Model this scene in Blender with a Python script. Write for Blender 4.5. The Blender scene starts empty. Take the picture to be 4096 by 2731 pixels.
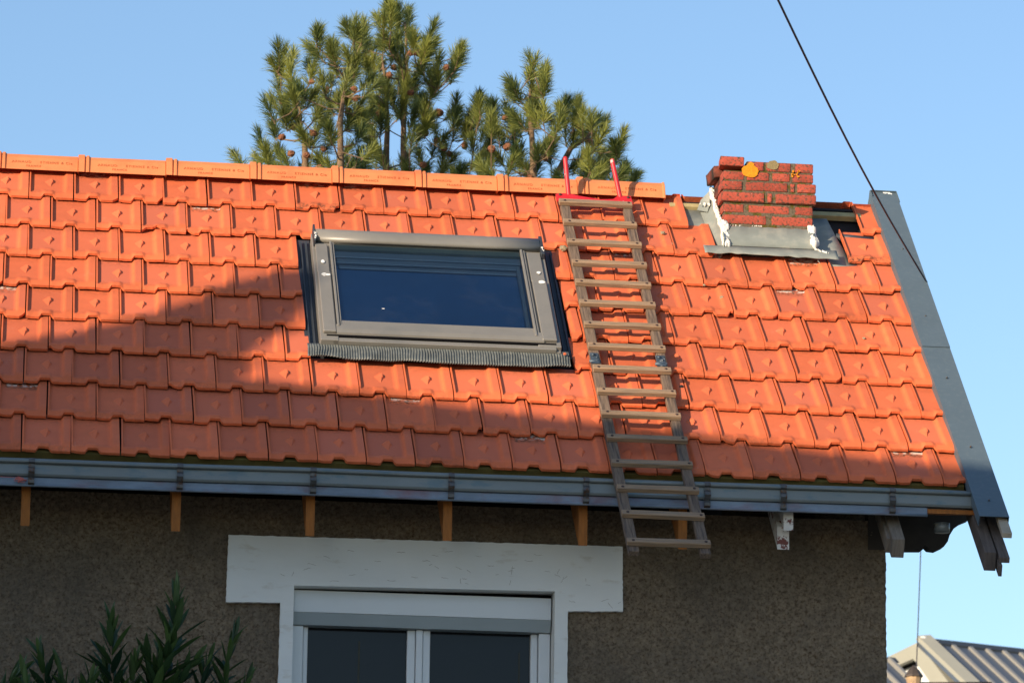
import bpy, bmesh, math, random
from mathutils import Vector, Matrix, noise
from math import sin, cos, pi, radians
random.seed(7)
S = bpy.context.scene
C = S.collection

# ------------------------------------------------------------------ camera
CAM = Vector((-0.1326, -19.8971, -4.0315))
YAW, PIT, ROL, FPX = 0.12355, 0.229078, 0.013184, 17000.0
f_ = Vector((sin(YAW)*cos(PIT), cos(YAW)*cos(PIT), sin(PIT)))
r_ = Vector((cos(YAW), -sin(YAW), 0)); u_ = r_.cross(f_)
cr = r_*cos(ROL)+u_*sin(ROL); cu = u_*cos(ROL)-r_*sin(ROL)
cd = bpy.data.cameras.new('camera'); cam = bpy.data.objects.new('camera', cd); C.objects.link(cam)
cam.matrix_world = Matrix(((cr.x, cu.x, -f_.x, CAM.x), (cr.y, cu.y, -f_.y, CAM.y), (cr.z, cu.z, -f_.z, CAM.z), (0, 0, 0, 1)))
cd.sensor_width = 36; cd.lens = FPX/4096*36; cd.clip_end = 3000; cd.clip_start = .1
cd.dof.use_dof = True; cd.dof.focus_distance = 21.0; cd.dof.aperture_fstop = 11
S.camera = cam

# ------------------------------------------------------------------ light
SUNEL = 16.065
TRAVEL = Vector((.70672, .65113, -.27673))
w = bpy.data.worlds.new('World'); S.world = w; w.use_nodes = True
nt = w.node_tree; bg = nt.nodes['Background']
sky = nt.nodes.new('ShaderNodeTexSky'); sky.sky_type = 'NISHITA'; sky.sun_disc = False
sky.sun_elevation = radians(SUNEL); sky.sun_rotation = radians(227.4)
sky.air_density = 1.0; sky.dust_density = 0.65; sky.ozone_density = 2.6
nt.links.new(sky.outputs[0], bg.inputs[0]); bg.inputs[1].default_value = 0.15
sl = bpy.data.lights.new('sun', 'SUN'); so = bpy.data.objects.new('sun', sl); C.objects.link(so)
sl.energy = 4.95; sl.angle = radians(0.4); sl.color = (1, .80, .58)
so.rotation_mode = 'QUATERNION'; so.rotation_quaternion = TRAVEL.to_track_quat('-Z', 'Y')
S.view_settings.view_transform = 'Standard'; S.view_settings.look = 'None'
S.view_settings.exposure = 0.46; S.view_settings.gamma = 1
S.render.resolution_x = 1024; S.render.resolution_y = 682

# ------------------------------------------------------------------ frame helpers
PHI = 0.74188; CP, SP = cos(PHI), sin(PHI); G = .32325; W = .235
SAP = 2.95; YR = SAP*CP; ZR = SAP*SP; ZG = -5.6
XL = -3.0; XV = 4.58                       # left end of the house, inner edge of the right verge
def R(x, s, h=0.): return Vector((x, s*CP-h*SP, s*SP+h*CP))
def RB(x, s, h=0.):                        # the same on the back slope
    p = R(x, s, h); return Vector((x, 2*YR-p.y, p.z))
SLOPE = Matrix(((1, 0, 0), (0, CP, -SP), (0, SP, CP)))
def at(px, py, y):                         # point of the vertical plane at depth y seen at a place of the 2352 px wide photo
    k = 4096/2352; d = f_ + cr*((px*k-2048)/FPX) - cu*((py*k-1365.5)/FPX)
    return CAM + d*((y-CAM.y)/d.y)
def ss(a, b, x):
    t = min(1., max(0., (x-a)/(b-a))); return t*t*(3-2*t)

class MB:
    def __init__(s): s.v = []; s.f = []; s.m = []; s.sm = []; s.col = []
    def add(s, vs, fs, mi=0, smooth=False, col=(.5, .5, .5)):
        o = len(s.v); s.v += [tuple(p) for p in vs]; s.col += [col]*len(vs)
        for f in fs: s.f.append(tuple(i+o for i in f)); s.m.append(mi); s.sm.append(smooth)
    def box(s, x0, x1, y0, y1, z0, z1, fn=None, **k):
        P = [(x, y, z) for z in (z0, z1) for y in (y0, y1) for x in (x0, x1)]
        if fn: P = [fn(*p) for p in P]
        s.add(P, [(0, 2, 3, 1), (4, 5, 7, 6), (0, 1, 5, 4), (2, 6, 7, 3), (0, 4, 6, 2), (1, 3, 7, 5)], **k)
    def tube(s, pts, rad, n=8, cap=True, **k):
        pts = [Vector(p) for p in pts]; vs = []; fs = []
        if not hasattr(rad, '__len__'): rad = [rad]*len(pts)
        a = None
        for i, p in enumerate(pts):
            t = (pts[min(i+1, len(pts)-1)]-pts[max(i-1, 0)]).normalized()
            if a is None: a = t.orthogonal().normalized()
            a = (a-t*a.dot(t)).normalized(); b = t.cross(a)
            for j in range(n):
                q = 2*pi*j/n; vs.append(p+(a*cos(q)+b*sin(q))*rad[i])
        for i in range(len(pts)-1):
            for j in range(n):
                fs.append((i*n+j, i*n+(j+1) % n, (i+1)*n+(j+1) % n, (i+1)*n+j))
        if cap: fs.append(tuple(range(n))[::-1]); fs.append(tuple((len(pts)-1)*n+j for j in range(n)))
        k.setdefault('smooth', True); s.add(vs, fs, **k)
    def sweep(s, prof, a, b, closed=True, **k):      # prof: list of 3D points at a; copy displaced to b
        n = len(prof); vs = [Vector(p)+a for p in prof]+[Vector(p)+b for p in prof]
        fs = [(j, (j+1) % n, n+(j+1) % n, n+j) for j in range(n if closed else n-1)]
        if closed: fs += [tuple(range(n))[::-1], tuple(range(n, 2*n))]
        s.add(vs, fs, **k)
    def grid(s, P, **k):
        nr, nc = len(P), len(P[0]); vs = [p for row in P for p in row]
        s.add(vs, [(i*nc+j, i*nc+j+1, (i+1)*nc+j+1, (i+1)*nc+j) for i in range(nr-1) for j in range(nc-1)], **k)
    def build(s, name, mats, parent=None, bevel=0, thick=0):
        me = bpy.data.meshes.new(name); me.from_pydata(s.v, [], s.f)
        if not isinstance(mats, (list, tuple)): mats = [mats]
        for m in mats: me.materials.append(m)
        me.polygons.foreach_set('material_index', s.m); me.polygons.foreach_set('use_smooth', s.sm)
        if any(c != (.5, .5, .5) for c in s.col):
            ca = me.color_attributes.new('tint', 'FLOAT_COLOR', 'POINT')
            ca.data.foreach_set('color', [x for c in s.col for x in (*c, 1.)])
        if bevel or thick:
            bm = bmesh.new(); bm.from_mesh(me)
            if bevel:
                bmesh.ops.recalc_face_normals(bm, faces=bm.faces)
                bmesh.ops.bevel(bm, geom=bm.edges[:], offset=bevel, segments=1, affect='EDGES', clamp_overlap=True)
            bm.to_mesh(me); bm.free()
        me.validate(); me.update()
        o = bpy.data.objects.new(name, me); C.objects.link(o)
        if parent: o.parent = parent
        if thick:
            md = o.modifiers.new('solid', 'SOLIDIFY'); md.thickness = thick; md.offset = 0
        return o
def thing(name, label, cat, loc=(0, 0, 0), group=None):
    o = bpy.data.objects.new(name, None); C.objects.link(o); o.location = loc; o.empty_display_size = .1
    o['label'] = label; o['category'] = cat
    if group: o['group'] = group
    return o
def tag(o, label, cat, group=None):
    o['label'] = label; o['category'] = cat
    if group: o['group'] = group
    return o
def inv(o, loc):                                    # keep world-space mesh although the parent Empty stands elsewhere
    o.location = (-loc[0], -loc[1], -loc[2]); return o

# ------------------------------------------------------------------ materials
def mat(name, base, rough=.7, metal=0., var=.0, vscale=8., col2=None, c2=(.45, .6), c2scale=6., bump=0., bscale=60., stretch=(1, 1, 1), spec=.5, detail=6., extra=None):
    m = bpy.data.materials.new(name); m.use_nodes = True; n = m.node_tree; N = n.nodes; L = n.links
    p = N['Principled BSDF']; p.inputs['Roughness'].default_value = rough; p.inputs['Metallic'].default_value = metal
    p.inputs['Specular IOR Level'].default_value = spec
    tc = N.new('ShaderNodeTexCoord'); mp = N.new('ShaderNodeMapping'); mp.inputs['Scale'].default_value = stretch
    L.new(tc.outputs['Object'], mp.inputs[0])
    rgb = N.new('ShaderNodeRGB'); rgb.outputs[0].default_value = (*base, 1); out = rgb.outputs[0]
    def nz(sc, det=detail, rg=.6):
        t = N.new('ShaderNodeTexNoise'); t.inputs['Scale'].default_value = sc; t.inputs['Detail'].default_value = det
        t.inputs['Roughness'].default_value = rg; L.new(mp.outputs[0], t.inputs[0]); return t.outputs['Fac']
    def ramp(src, a, b):
        t = N.new('ShaderNodeMapRange'); t.inputs[1].default_value = a; t.inputs[2].default_value = b; L.new(src, t.inputs[0]); return t.outputs[0]
    def mix(fac, a, b, mode='MIX'):
        t = N.new('ShaderNodeMix'); t.data_type = 'RGBA'; t.blend_type = mode
        if isinstance(fac, float): t.inputs[0].default_value = fac
        else: L.new(fac, t.inputs[0])
        for i, c in ((6, a), (7, b)):
            if isinstance(c, tuple): t.inputs[i].default_value = (*c, 1)
            else: L.new(c, t.inputs[i])
        return t.outputs[2]
    if col2: out = mix(ramp(nz(c2scale), *c2), out, tuple(col2))
    if var:
        t = N.new('ShaderNodeMapRange'); t.inputs[1].default_value = .25; t.inputs[2].default_value = .75
        t.inputs[3].default_value = 1-var; t.inputs[4].default_value = 1+var; L.new(nz(vscale), t.inputs[0])
        h = N.new('ShaderNodeHueSaturation'); L.new(t.outputs[0], h.inputs['Value']); L.new(out, h.inputs['Color']); out = h.outputs[0]
    if extra: out = extra(N, L, out, nz, ramp, mix, p)
    L.new(out, p.inputs['Base Color'])
    if bump:
        b = N.new('ShaderNodeBump'); b.inputs['Strength'].default_value = 1; b.inputs['Distance'].default_value = bump
        L.new(nz(bscale), b.inputs['Height']); L.new(b.outputs[0], p.inputs['Normal'])
    return m
def clay_extra(N, L, out, nz, ramp, mix, p):
    a = N.new('ShaderNodeVertexColor'); a.layer_name = 'tint'
    sp = N.new('ShaderNodeSeparateColor'); L.new(a.outputs[0], sp.inputs[0])
    def mul(x, y):
        t = N.new('ShaderNodeMath'); t.operation = 'MULTIPLY'
        for i, c in enumerate((x, y)):
            if isinstance(c, float): t.inputs[i].default_value = c
            else: L.new(c, t.inputs[i])
        return t.outputs[0]
    out = mix(mul(sp.outputs[1], .85), out, (.56, .142, .072))           # dull dust lying in the pans
    sc = N.new('ShaderNodeMapRange'); sc.inputs[3].default_value = .82; sc.inputs[4].default_value = 1.12
    L.new(sp.outputs[0], sc.inputs[0])
    h = N.new('ShaderNodeHueSaturation'); L.new(sc.outputs[0], h.inputs['Value']); L.new(out, h.inputs['Color']); out = h.outputs[0]
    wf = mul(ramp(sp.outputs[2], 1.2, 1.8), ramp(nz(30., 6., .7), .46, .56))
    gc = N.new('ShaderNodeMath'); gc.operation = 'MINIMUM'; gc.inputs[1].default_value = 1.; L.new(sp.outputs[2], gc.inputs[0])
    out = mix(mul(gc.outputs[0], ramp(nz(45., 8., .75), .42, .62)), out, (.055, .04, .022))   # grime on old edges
    out = mix(wf, out, (.66, .55, .47))                     # lime bloom at the head of a few tiles
    out = mix(mul(ramp(nz(7., 3., .5), .60, .72), mul(ramp(nz(90., 6., .7), .5, .7), .35)), out, (.55, .33, .25))   # pale bloom
    out = mix(mul(ramp(nz(160., 3., .6), .70, .76), .5), out, (.09, .04, .02))
    return out
M = {}
M['clay'] = mat('clay', (.67, .150, .054), .62, var=.10, vscale=14, bump=.0006, bscale=220, spec=.32, extra=clay_extra)
M['ridgeclay'] = mat('ridge clay', (.66, .225, .085), .65, var=.12, vscale=9, col2=(.60, .155, .06), c2=(.5, .75), c2scale=5, bump=.0006, bscale=200, spec=.3)
M['letter'] = mat('pressed lettering', (.50, .135, .045), .8)
def brick_extra(N, L, out, nz, ramp, mix, p):
    a = N.new('ShaderNodeVertexColor'); a.layer_name = 'tint'; sp = N.new('ShaderNodeSeparateColor'); L.new(a.outputs[0], sp.inputs[0])
    sc = N.new('ShaderNodeMapRange'); sc.inputs[3].default_value = .78; sc.inputs[4].default_value = 1.12; L.new(sp.outputs[0], sc.inputs[0])
    h = N.new('ShaderNodeHueSaturation'); L.new(sc.outputs[0], h.inputs['Value']); L.new(out, h.inputs['Color']); out = h.outputs[0]
    ad = N.new('ShaderNodeMath'); ad.operation = 'ADD'; L.new(nz(70., 6., .7), ad.inputs[0]); mu = N.new('ShaderNodeMath'); mu.operation = 'MULTIPLY'; mu.inputs[1].default_value = .20; L.new(sp.outputs[1], mu.inputs[0]); L.new(mu.outputs[0], ad.inputs[1])
    out = mix(ramp(ad.outputs[0], .61, .74), out, (.085, .055, .038))
    out = mix(ramp(nz(150., 4., .6), .66, .72), out, (.42, .33, .26))
    return out
M['brick'] = mat('chimney brick', (.40, .078, .048), .85, var=.22, vscale=11, bump=.0015, bscale=120, detail=8, spec=.25, extra=brick_extra)
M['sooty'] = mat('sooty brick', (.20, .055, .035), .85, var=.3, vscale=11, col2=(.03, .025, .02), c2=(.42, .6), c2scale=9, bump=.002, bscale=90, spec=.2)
M['mortar'] = mat('mossy mortar', (.135, .11, .075), .95, var=.45, vscale=90, col2=(.10, .085, .018), c2=(.50, .58), c2scale=25, bump=.006, bscale=110, detail=10, spec=.2)
M['lichen'] = mat('orange lichen', (.72, .26, .006), .9, var=.25, vscale=90, bump=.003, bscale=160)
M['lichen_grey'] = mat('grey lichen', (.24, .19, .09), .9, var=.25, vscale=120, bump=.002, bscale=160)
M['zinc'] = mat('weathered zinc', (.25, .275, .25), .6, .1, var=.16, vscale=9, col2=(.33, .33, .28), c2=(.5, .7), c2scale=9, bump=.001, bscale=25, spec=.35)
M['verge'] = mat('slate blue coated metal', (.098, .140, .172), .55, .1, var=.06, vscale=5, bump=.0006, bscale=15, spec=.35, col2=(.125, .165, .19), c2=(.5, .8), c2scale=40)
M['white'] = mat('white sealant', (.78, .76, .70), .8, var=.12, vscale=50, bump=.004, bscale=120)
M['velux'] = mat('grey aluminium cladding', (.225, .215, .19), .42, .15, var=.07, vscale=7, spec=.5, col2=(.18, .18, .165), c2=(.5, .8), c2scale=3)
M['veluxdark'] = mat('dark flashing', (.045, .055, .068), .5, .2, var=.2, vscale=9, spec=.4)
M['lead'] = mat('pleated grey flashing', (.115, .13, .128), .6, .1, var=.25, vscale=25, col2=(.18, .19, .175), c2=(.5, .7), c2scale=30, bump=.001, bscale=120, spec=.4)
M['rubber'] = mat('black gap', (.006, .006, .007), .9, spec=.1)
M['wood_s'] = mat('weathered wood along rail', (.175, .125, .090), .85, var=.42, vscale=6, stretch=(22, 1.2, 16), col2=(.085, .065, .055), c2=(.45, .65), c2scale=5, bump=.003, bscale=8, spec=.2)
M['wood_x'] = mat('weathered wood along rung', (.31, .205, .125), .85, var=.34, vscale=6, stretch=(1.2, 22, 16), col2=(.22, .165, .12), c2=(.45, .65), c2scale=5, bump=.003, bscale=8, spec=.2)
M['nail'] = mat('rusty nail', (.06, .035, .03), .6, .4, var=.4, vscale=30)
M['hinge'] = mat('scuffed blue steel hinge', (.07, .10, .13), .5, .4, var=.4, vscale=30, col2=(.30, .32, .32), c2=(.55, .65), c2scale=45)
M['red'] = mat('chipped red paint', (.60, .020, .026), .45, var=.15, vscale=20, col2=(.55, .40, .36), c2=(.62, .66), c2scale=28, spec=.5)
M['gutter'] = mat('gutter zinc', (.165, .185, .185), .45, .25, var=.14, vscale=6, stretch=(.35, 1, 1), col2=(.11, .155, .175), c2=(.55, .65), c2scale=18, spec=.5)
M['flange'] = mat('smeared red and blue metal flange', (.15, .19, .24), .5, .2, var=.35, vscale=10, stretch=(.5, 1, 1), col2=(.17, .075, .085), c2=(.50, .72), c2scale=7, spec=.5)
M['bracket'] = mat('rust stained gutter bracket', (.10, .10, .10), .5, .45, var=.3, vscale=30, col2=(.11, .055, .03), c2=(.52, .62), c2scale=40)
M['newwood'] = mat('fresh orange rafter wood', (.30, .10, .012), .75, var=.3, vscale=30, stretch=(3, .5, .5), bump=.001, bscale=40)
M['oldwood'] = mat('grey old wood', (.17, .14, .11), .9, var=.35, vscale=8, stretch=(10, 1, 1), bump=.002, bscale=30)
M['whitewood'] = mat('flaking white paint on wood', (.62, .60, .56), .8, col2=(.16, .05, .04), c2=(.54, .58), c2scale=22, var=.1, bump=.003, bscale=50)
M['batten'] = mat('pale batten', (.42, .34, .16), .8, var=.2, vscale=20)
M['felt'] = mat('dark underlay', (.012, .012, .014), .9)
M['wall'] = mat('roughcast render', (.205, .160, .112), .97, var=.42, vscale=48, col2=(.085, .055, .032), c2=(.48, .70), c2scale=75, bump=.006, bscale=130, detail=5, spec=.12, extra=lambda N, L, out, nz, ramp, mix, p: mix(ramp(nz(2.2, 4., .6), .42, .68), out, mix(.6, out, (.10, .085, .07))))
M['trim'] = mat('cracked white lintel paint', (.76, .77, .75), .85, var=.09, vscale=3, bump=.0025, bscale=30, stretch=(.35, 1, 1), col2=(.60, .57, .51), c2=(.60, .74), c2scale=14, spec=.3)
M['crack'] = mat('crack', (.36, .34, .30), .95)
M['pvc'] = mat('white pvc', (.66, .69, .71), .35, var=.03, vscale=3)
M['pvcgrey'] = mat('grey shutter slat', (.33, .38, .40), .4, var=.05, vscale=5)
M['paneroom'] = mat('window glass over dark room', (.010, .013, .018), .05, spec=.22)
M['blind'] = mat('navy blackout blind', (.085, .21, .36), .85, var=.10, vscale=2, bump=.0005, bscale=300)
M['cassette'] = mat('aluminium blind cassette', (.40, .43, .42), .4, .3)
M['olivewood'] = mat('greenish pine sash', (.30, .27, .14), .7, var=.2, vscale=8, stretch=(.4, 2, 2))
M['cordm'] = mat('dim cord', (.05, .05, .035), .8)
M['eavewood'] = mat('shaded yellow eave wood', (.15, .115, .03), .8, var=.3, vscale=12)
M['bracketwood'] = mat('wood darkened for backlight', (.035, .03, .026), .9, var=.3, vscale=10)  # the bracket's backlit darkness is put into its base colour
M['vergewood'] = mat('backlit weathered verge wood', (.095, .075, .065), .9, var=.35, vscale=8, stretch=(10, 1, 1), bump=.002, bscale=30)  # darker copy of the old grey wood, backlit shade painted into the colour
M['palewood'] = mat('pale sawn lath', (.34, .29, .22), .85, var=.2, vscale=12)
M['cable'] = mat('black cable', (.015, .014, .03), .6)
M['ground'] = mat('garden ground', (.20, .19, .16), 1., var=.2, vscale=1.5, col2=(.20, .19, .13), c2=(.45, .6), c2scale=.5)
M['bark'] = mat('pine bark', (.19, .125, .075), .95, var=.35, vscale=15, bump=.01, bscale=30)
M['cone'] = mat('pine cone', (.21, .085, .040), .85, var=.5, vscale=60)
M['debris'] = mat('moss crumb', (.30, .24, .15), .95, var=.5, vscale=60, bump=.005, bscale=100)
M['bgmetal'] = mat('standing seam metal', (.075, .10, .14), .5, .05, var=.05, vscale=.4)
M['bgseam'] = mat('seam rib', (.30, .295, .27), .5, .2)
M['bgbeige'] = mat('beige cladding', (.31, .31, .26), .7, var=.06, vscale=.8)
M['plaster'] = mat('neighbour plaster', (.5, .45, .38), .9, var=.1, vscale=1)
M['slate'] = mat('neighbour roof', (.12, .11, .10), .8, var=.2, vscale=3)
M['stone'] = mat('tan finial stone', (.42, .29, .17), .85, var=.35, vscale=14)
M['darkcap'] = mat('dark metal cap', (.07, .055, .045), .6, .3, var=.2)
M['twine'] = mat('pink twine', (.55, .16, .14), .9)
M['droppings'] = mat('white spots', (.8, .8, .76), .9)
def glass():
    m = bpy.data.materials.new('skylight glass'); m.use_nodes = True; N = m.node_tree.nodes; L = m.node_tree.links
    N.remove(N['Principled BSDF']); o = N['Material Output']
    t = N.new('ShaderNodeBsdfTransparent'); t.inputs[0].default_value = (.86, .92, .93, 1)
    g = N.new('ShaderNodeBsdfGlossy'); g.inputs['Roughness'].default_value = .03
    d = N.new('ShaderNodeBsdfDiffuse'); d.inputs[0].default_value = (.35, .38, .36, 1)
    fr = N.new('ShaderNodeFresnel'); fr.inputs[0].default_value = 1.6
    a = N.new('ShaderNodeMixShader'); L.new(fr.outputs[0], a.inputs[0]); L.new(t.outputs[0], a.inputs[1]); L.new(g.outputs[0], a.inputs[2])
    tc = N.new('ShaderNodeTexCoord'); n1 = N.new('ShaderNodeTexNoise'); n1.inputs['Scale'].default_value = 3.; n1.inputs['Detail'].default_value = 9; n1.inputs['Roughness'].default_value = .7
    L.new(tc.outputs['Object'], n1.inputs[0]); mr = N.new('ShaderNodeMapRange'); mr.inputs[1].default_value = .50; mr.inputs[2].default_value = .8; mr.inputs[3].default_value = .002; mr.inputs[4].default_value = .035
    L.new(n1.outputs[0], mr.inputs[0]); b = N.new('ShaderNodeMixShader'); L.new(mr.outputs[0], b.inputs[0]); L.new(a.outputs[0], b.inputs[1]); L.new(d.outputs[0], b.inputs[2])
    L.new(b.outputs[0], o.inputs[0]); return m
M['glass'] = glass()
def leafmat(name, c1, c2, rough=.5, tr=.25):
    m = bpy.data.materials.new(name); m.use_nodes = True; N = m.node_tree.nodes; L = m.node_tree.links
    p = N['Principled BSDF']; p.inputs['Roughness'].default_value = rough; p.inputs['Specular IOR Level'].default_value = .35
    a = N.new('ShaderNodeVertexColor'); a.layer_name = 'tint'; sp = N.new('ShaderNodeSeparateColor'); L.new(a.outputs[0], sp.inputs[0])
    x = N.new('ShaderNodeMix'); x.data_type = 'RGBA'; L.new(sp.outputs[0], x.inputs[0]); x.inputs[6].default_value = (*c1, 1); x.inputs[7].default_value = (*c2, 1)
    L.new(x.outputs[2], p.inputs['Base Color'])
    t = N.new('ShaderNodeBsdfTranslucent'); L.new(x.outputs[2], t.inputs[0]); q = N.new('ShaderNodeMixShader'); q.inputs[0].default_value = tr
    L.new(p.outputs[0], q.inputs[1]); L.new(t.outputs[0], q.inputs[2]); L.new(q.outputs[0], N['Material Output'].inputs[0]); return m
M['needle'] = leafmat('pine needle', (.045, .085, .030), (.30, .32, .07), .45, .3)
M['leaf'] = leafmat('oleander leaf', (.014, .040, .020), (.065, .115, .025), .4, .15)

# ------------------------------------------------------------------ setting
g = MB(); g.add([(-600, -600, ZG), (600, -600, ZG), (600, 900, ZG), (-600, 900, ZG)], [(0, 1, 2, 3)])
o = g.build('ground', M['ground']); o['kind'] = 'structure'

# ------------------------------------------------------------------ the house
H0 = (XL, .38, ZG)
house = thing('house', 'house with bright orange tiled roof, brown roughcast wall and white framed window', 'house', H0)
def part(mb, name, m, parent=None, **k):
    o = mb.build(name, m, parent or house, **k)
    if parent is None: inv(o, H0)
    return o
XW = 4.262
b = MB()
z0 = ZG
b.box(XL+.3, 1.28, .394, .68, z0, -.10); b.box(2.666, XW-.004, .394, .68, z0, -.10); b.box(1.28, 2.666, .394, .68, -.50, -.10); b.box(1.28, 2.666, .394, .68, z0, -2.62)
b.box(XL+.3, XL+.6, .683, 3.70, z0, 0); b.box(XW-.3, XW, .683, 3.70, z0, 0); b.box(XL+.3, XW, 3.70, 3.97, z0, 0)
for x0, x1 in ((XL+.3, XL+.6), (XW-.3, XW)):        # gable triangles
    pr = [(x0, .50, .003), (x0, 3.85, .003), (x0, YR, ZR-.34)]
    b.sweep(pr, Vector((0, 0, 0)), Vector((x1-x0, 0, 0)))
part(b, 'wall', M['wall'])
def stucco(xa, xb, za, zb_, st_):
    b = MB(); nx = int((xb-xa)/st_); nz_ = int((zb_-za)/st_); P = []
    for i in range(nz_+1):
        row = []; z = za+(zb_-za)*i/nz_
        for j in range(nx+1):
            x = xa+(xb-xa)*j/nx; q = Vector((x*52, z*60, 0)); n1 = noise.noise(q); n2 = noise.noise(q*2.3+Vector((7, 3, 1))); n3 = noise.noise(Vector((x*14, z*16, 4)))
            d_ = .0065*n1+.0045*n2+.0035*n3; e = .012 if j == nx and xb > 4 else 0
            row.append(Vector((x+(.003*n3+.002*n1 if j == nx else 0), .384-d_+e, z)))
        P.append(row)
    b.grid(P, smooth=True); part(b, 'stucco', M['wall'])
stucco(-.5, 1.285, -1.35, -.10, .0065); stucco(2.662, XW, -1.35, -.10, .0065); stucco(1.285, 2.662, -.50, -.10, .0065)
stucco(XL+.3, -.5, -3.2, -.10, .02)

# --- tiles
UL = [0, .03, .045, .10, .18, .24, .275, .30, .335, .38, .43, .48, .53, .56, .60, .65, .72, .775, .80, .825, .86, .92, .978]
VL = [0, .035, .08, .12, .16, .20, .24, .30, .38, .55, .8, 1.0, 1.18]
def prof(u):
    if u < .035: return .017
    if u < .05: return .0
    return .0145*min(1., max(0., (u-.775)/.05))
def notch(u): return min(1., max(0., (u-.275)/.06))*(1-min(1., max(0., (u-.53)/.07)))
def tile(mb, x0, s0, fr, ca=0., cb=1., chip=None, grime=0., old=.5, rnd=0.):
    jx = random.uniform(-.002, .002); js = random.uniform(-.004, .004); jh = random.uniform(-.001, .0025); ro = random.uniform(-.007, .007)
    tilt = random.uniform(-.003, .003)
    us = [u for u in UL if ca <= u <= cb]
    if ca > 0: us = [ca]+us
    if cb < 1: us = us+[cb]
    hue = min(1., max(0., random.gauss(.5, .32))); streak = random.random() < .09; old = old*1.15 if random.random() > .15 else 1.5
    def H(u, v):
        vb = v
        bl = ss(.07, .25, vb)
        P = bl*prof(u)+(1-bl)*(.011 if u > .05 or bl > .2 else .014)
        nose = -.015*(1-ss(-.03, .15, vb))**1.5
        hood = .0078*ss(.27, .34, u)*(1-ss(.52, .57, u))*(1-ss(.20, .27, vb))
        return .025*(1-v)+P+nose+hood+jh+tilt*(u-.5)
    rows = []; cols = []; edge = []
    for v in VL:
        row = []
        for u in us:
            vb = notch(u)*.050
            if chip and chip[0] < u < chip[1]:
                t = (u-chip[0])/(chip[1]-chip[0]); vb += chip[2]*(1-abs(2*t-1))**.6*(.8+.4*noise.noise(Vector((u*30, x0*9, s0))))
            jag = .006*noise.noise(Vector((u*9+x0*31, s0*17, 1.3)))
            vv = v if v >= .3 else vb+jag+(v)*(.3-vb)/.3
            vv = max(vv, v) if v >= .3 else vv
            xx = x0+jx+u*W; sv = s0+js+vv*G
            xc = x0+W*.5
            hh = H(u, vv)+.0012*noise.noise(Vector((xx*9, sv*9, x0)))
            row.append(fr(xx-ro*(sv-s0), sv+ro*(xx-xc), hh))
            pan = .75*ss(.05, .10, u)*(1-ss(.74, .80, u))*ss(.16, .27, vv)
            band = ss(.82, .86, u)*ss(.16, .27, vv)
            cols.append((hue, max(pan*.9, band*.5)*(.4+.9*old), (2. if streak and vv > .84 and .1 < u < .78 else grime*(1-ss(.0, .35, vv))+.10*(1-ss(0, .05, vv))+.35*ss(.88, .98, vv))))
        rows.append(row)
    nr, nc = len(rows), len(us); o = len(mb.v)
    mb.v += [tuple(p) for row in rows for p in row]; mb.col += cols
    for i in range(nr-1):
        for j in range(nc-1):
            mb.f.append((o+i*nc+j, o+i*nc+j+1, o+(i+1)*nc+j+1, o+(i+1)*nc+j)); mb.m.append(0)
            mb.sm.append(not (us[j] < .045 and us[j+1] <= .05))
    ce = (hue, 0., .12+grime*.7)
    n = fr(0, 0, 1)-fr(0, 0, 0); dn = fr(0, -1, 0)-fr(0, 0, 0)
    lip = [p-n*(.0125+.0012*noise.noise(Vector((k*.7, x0*7, s0*5))))+dn*.001 for k, p in enumerate(rows[0])]
    mb.grid([lip, rows[0]], col=ce)
    
    rs = [r[-1] for r in rows]; mb.grid([rs, [p-n*.020 for p in rs]], col=ce)
    ls = [r[0] for r in rows]; mb.grid([[p-n*.020 for p in ls], ls], col=ce)
    # diamond boss
    uc, vc = .47, .60
    if ca < .3 and cb > .65:
        def q(u, v, h): return fr(x0+jx+u*W, s0+js+v*G, H(u, v)+h)
        ap = q(uc+.035, vc+.045, .0165); T = q(uc+.0, vc+.165, -.0005); B = q(uc+.005, vc-.20, -.0005); Lf = q(uc-.135, vc, -.0005); Rt = q(uc+.10, vc, -.0005)
        m1 = q(uc+.060, vc-.02, .0120); m2 = q(uc+.035, vc-.035, .0105); m3 = q(uc+.045, vc-.06, .0060)
        cc = (hue, .3, 0.)
        mb.add([ap, T, B, Lf, Rt, m1, m2, m3], [(0, 1, 3), (0, 3, 6), (3, 2, 6), (6, 2, 7), (7, 2, 4), (0, 6, 5), (5, 6, 7), (5, 7, 4), (0, 5, 1), (5, 4, 1)], col=cc)
VX0, VX1 = 1.415, 2.735
tb = MB(); tk = MB()
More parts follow.
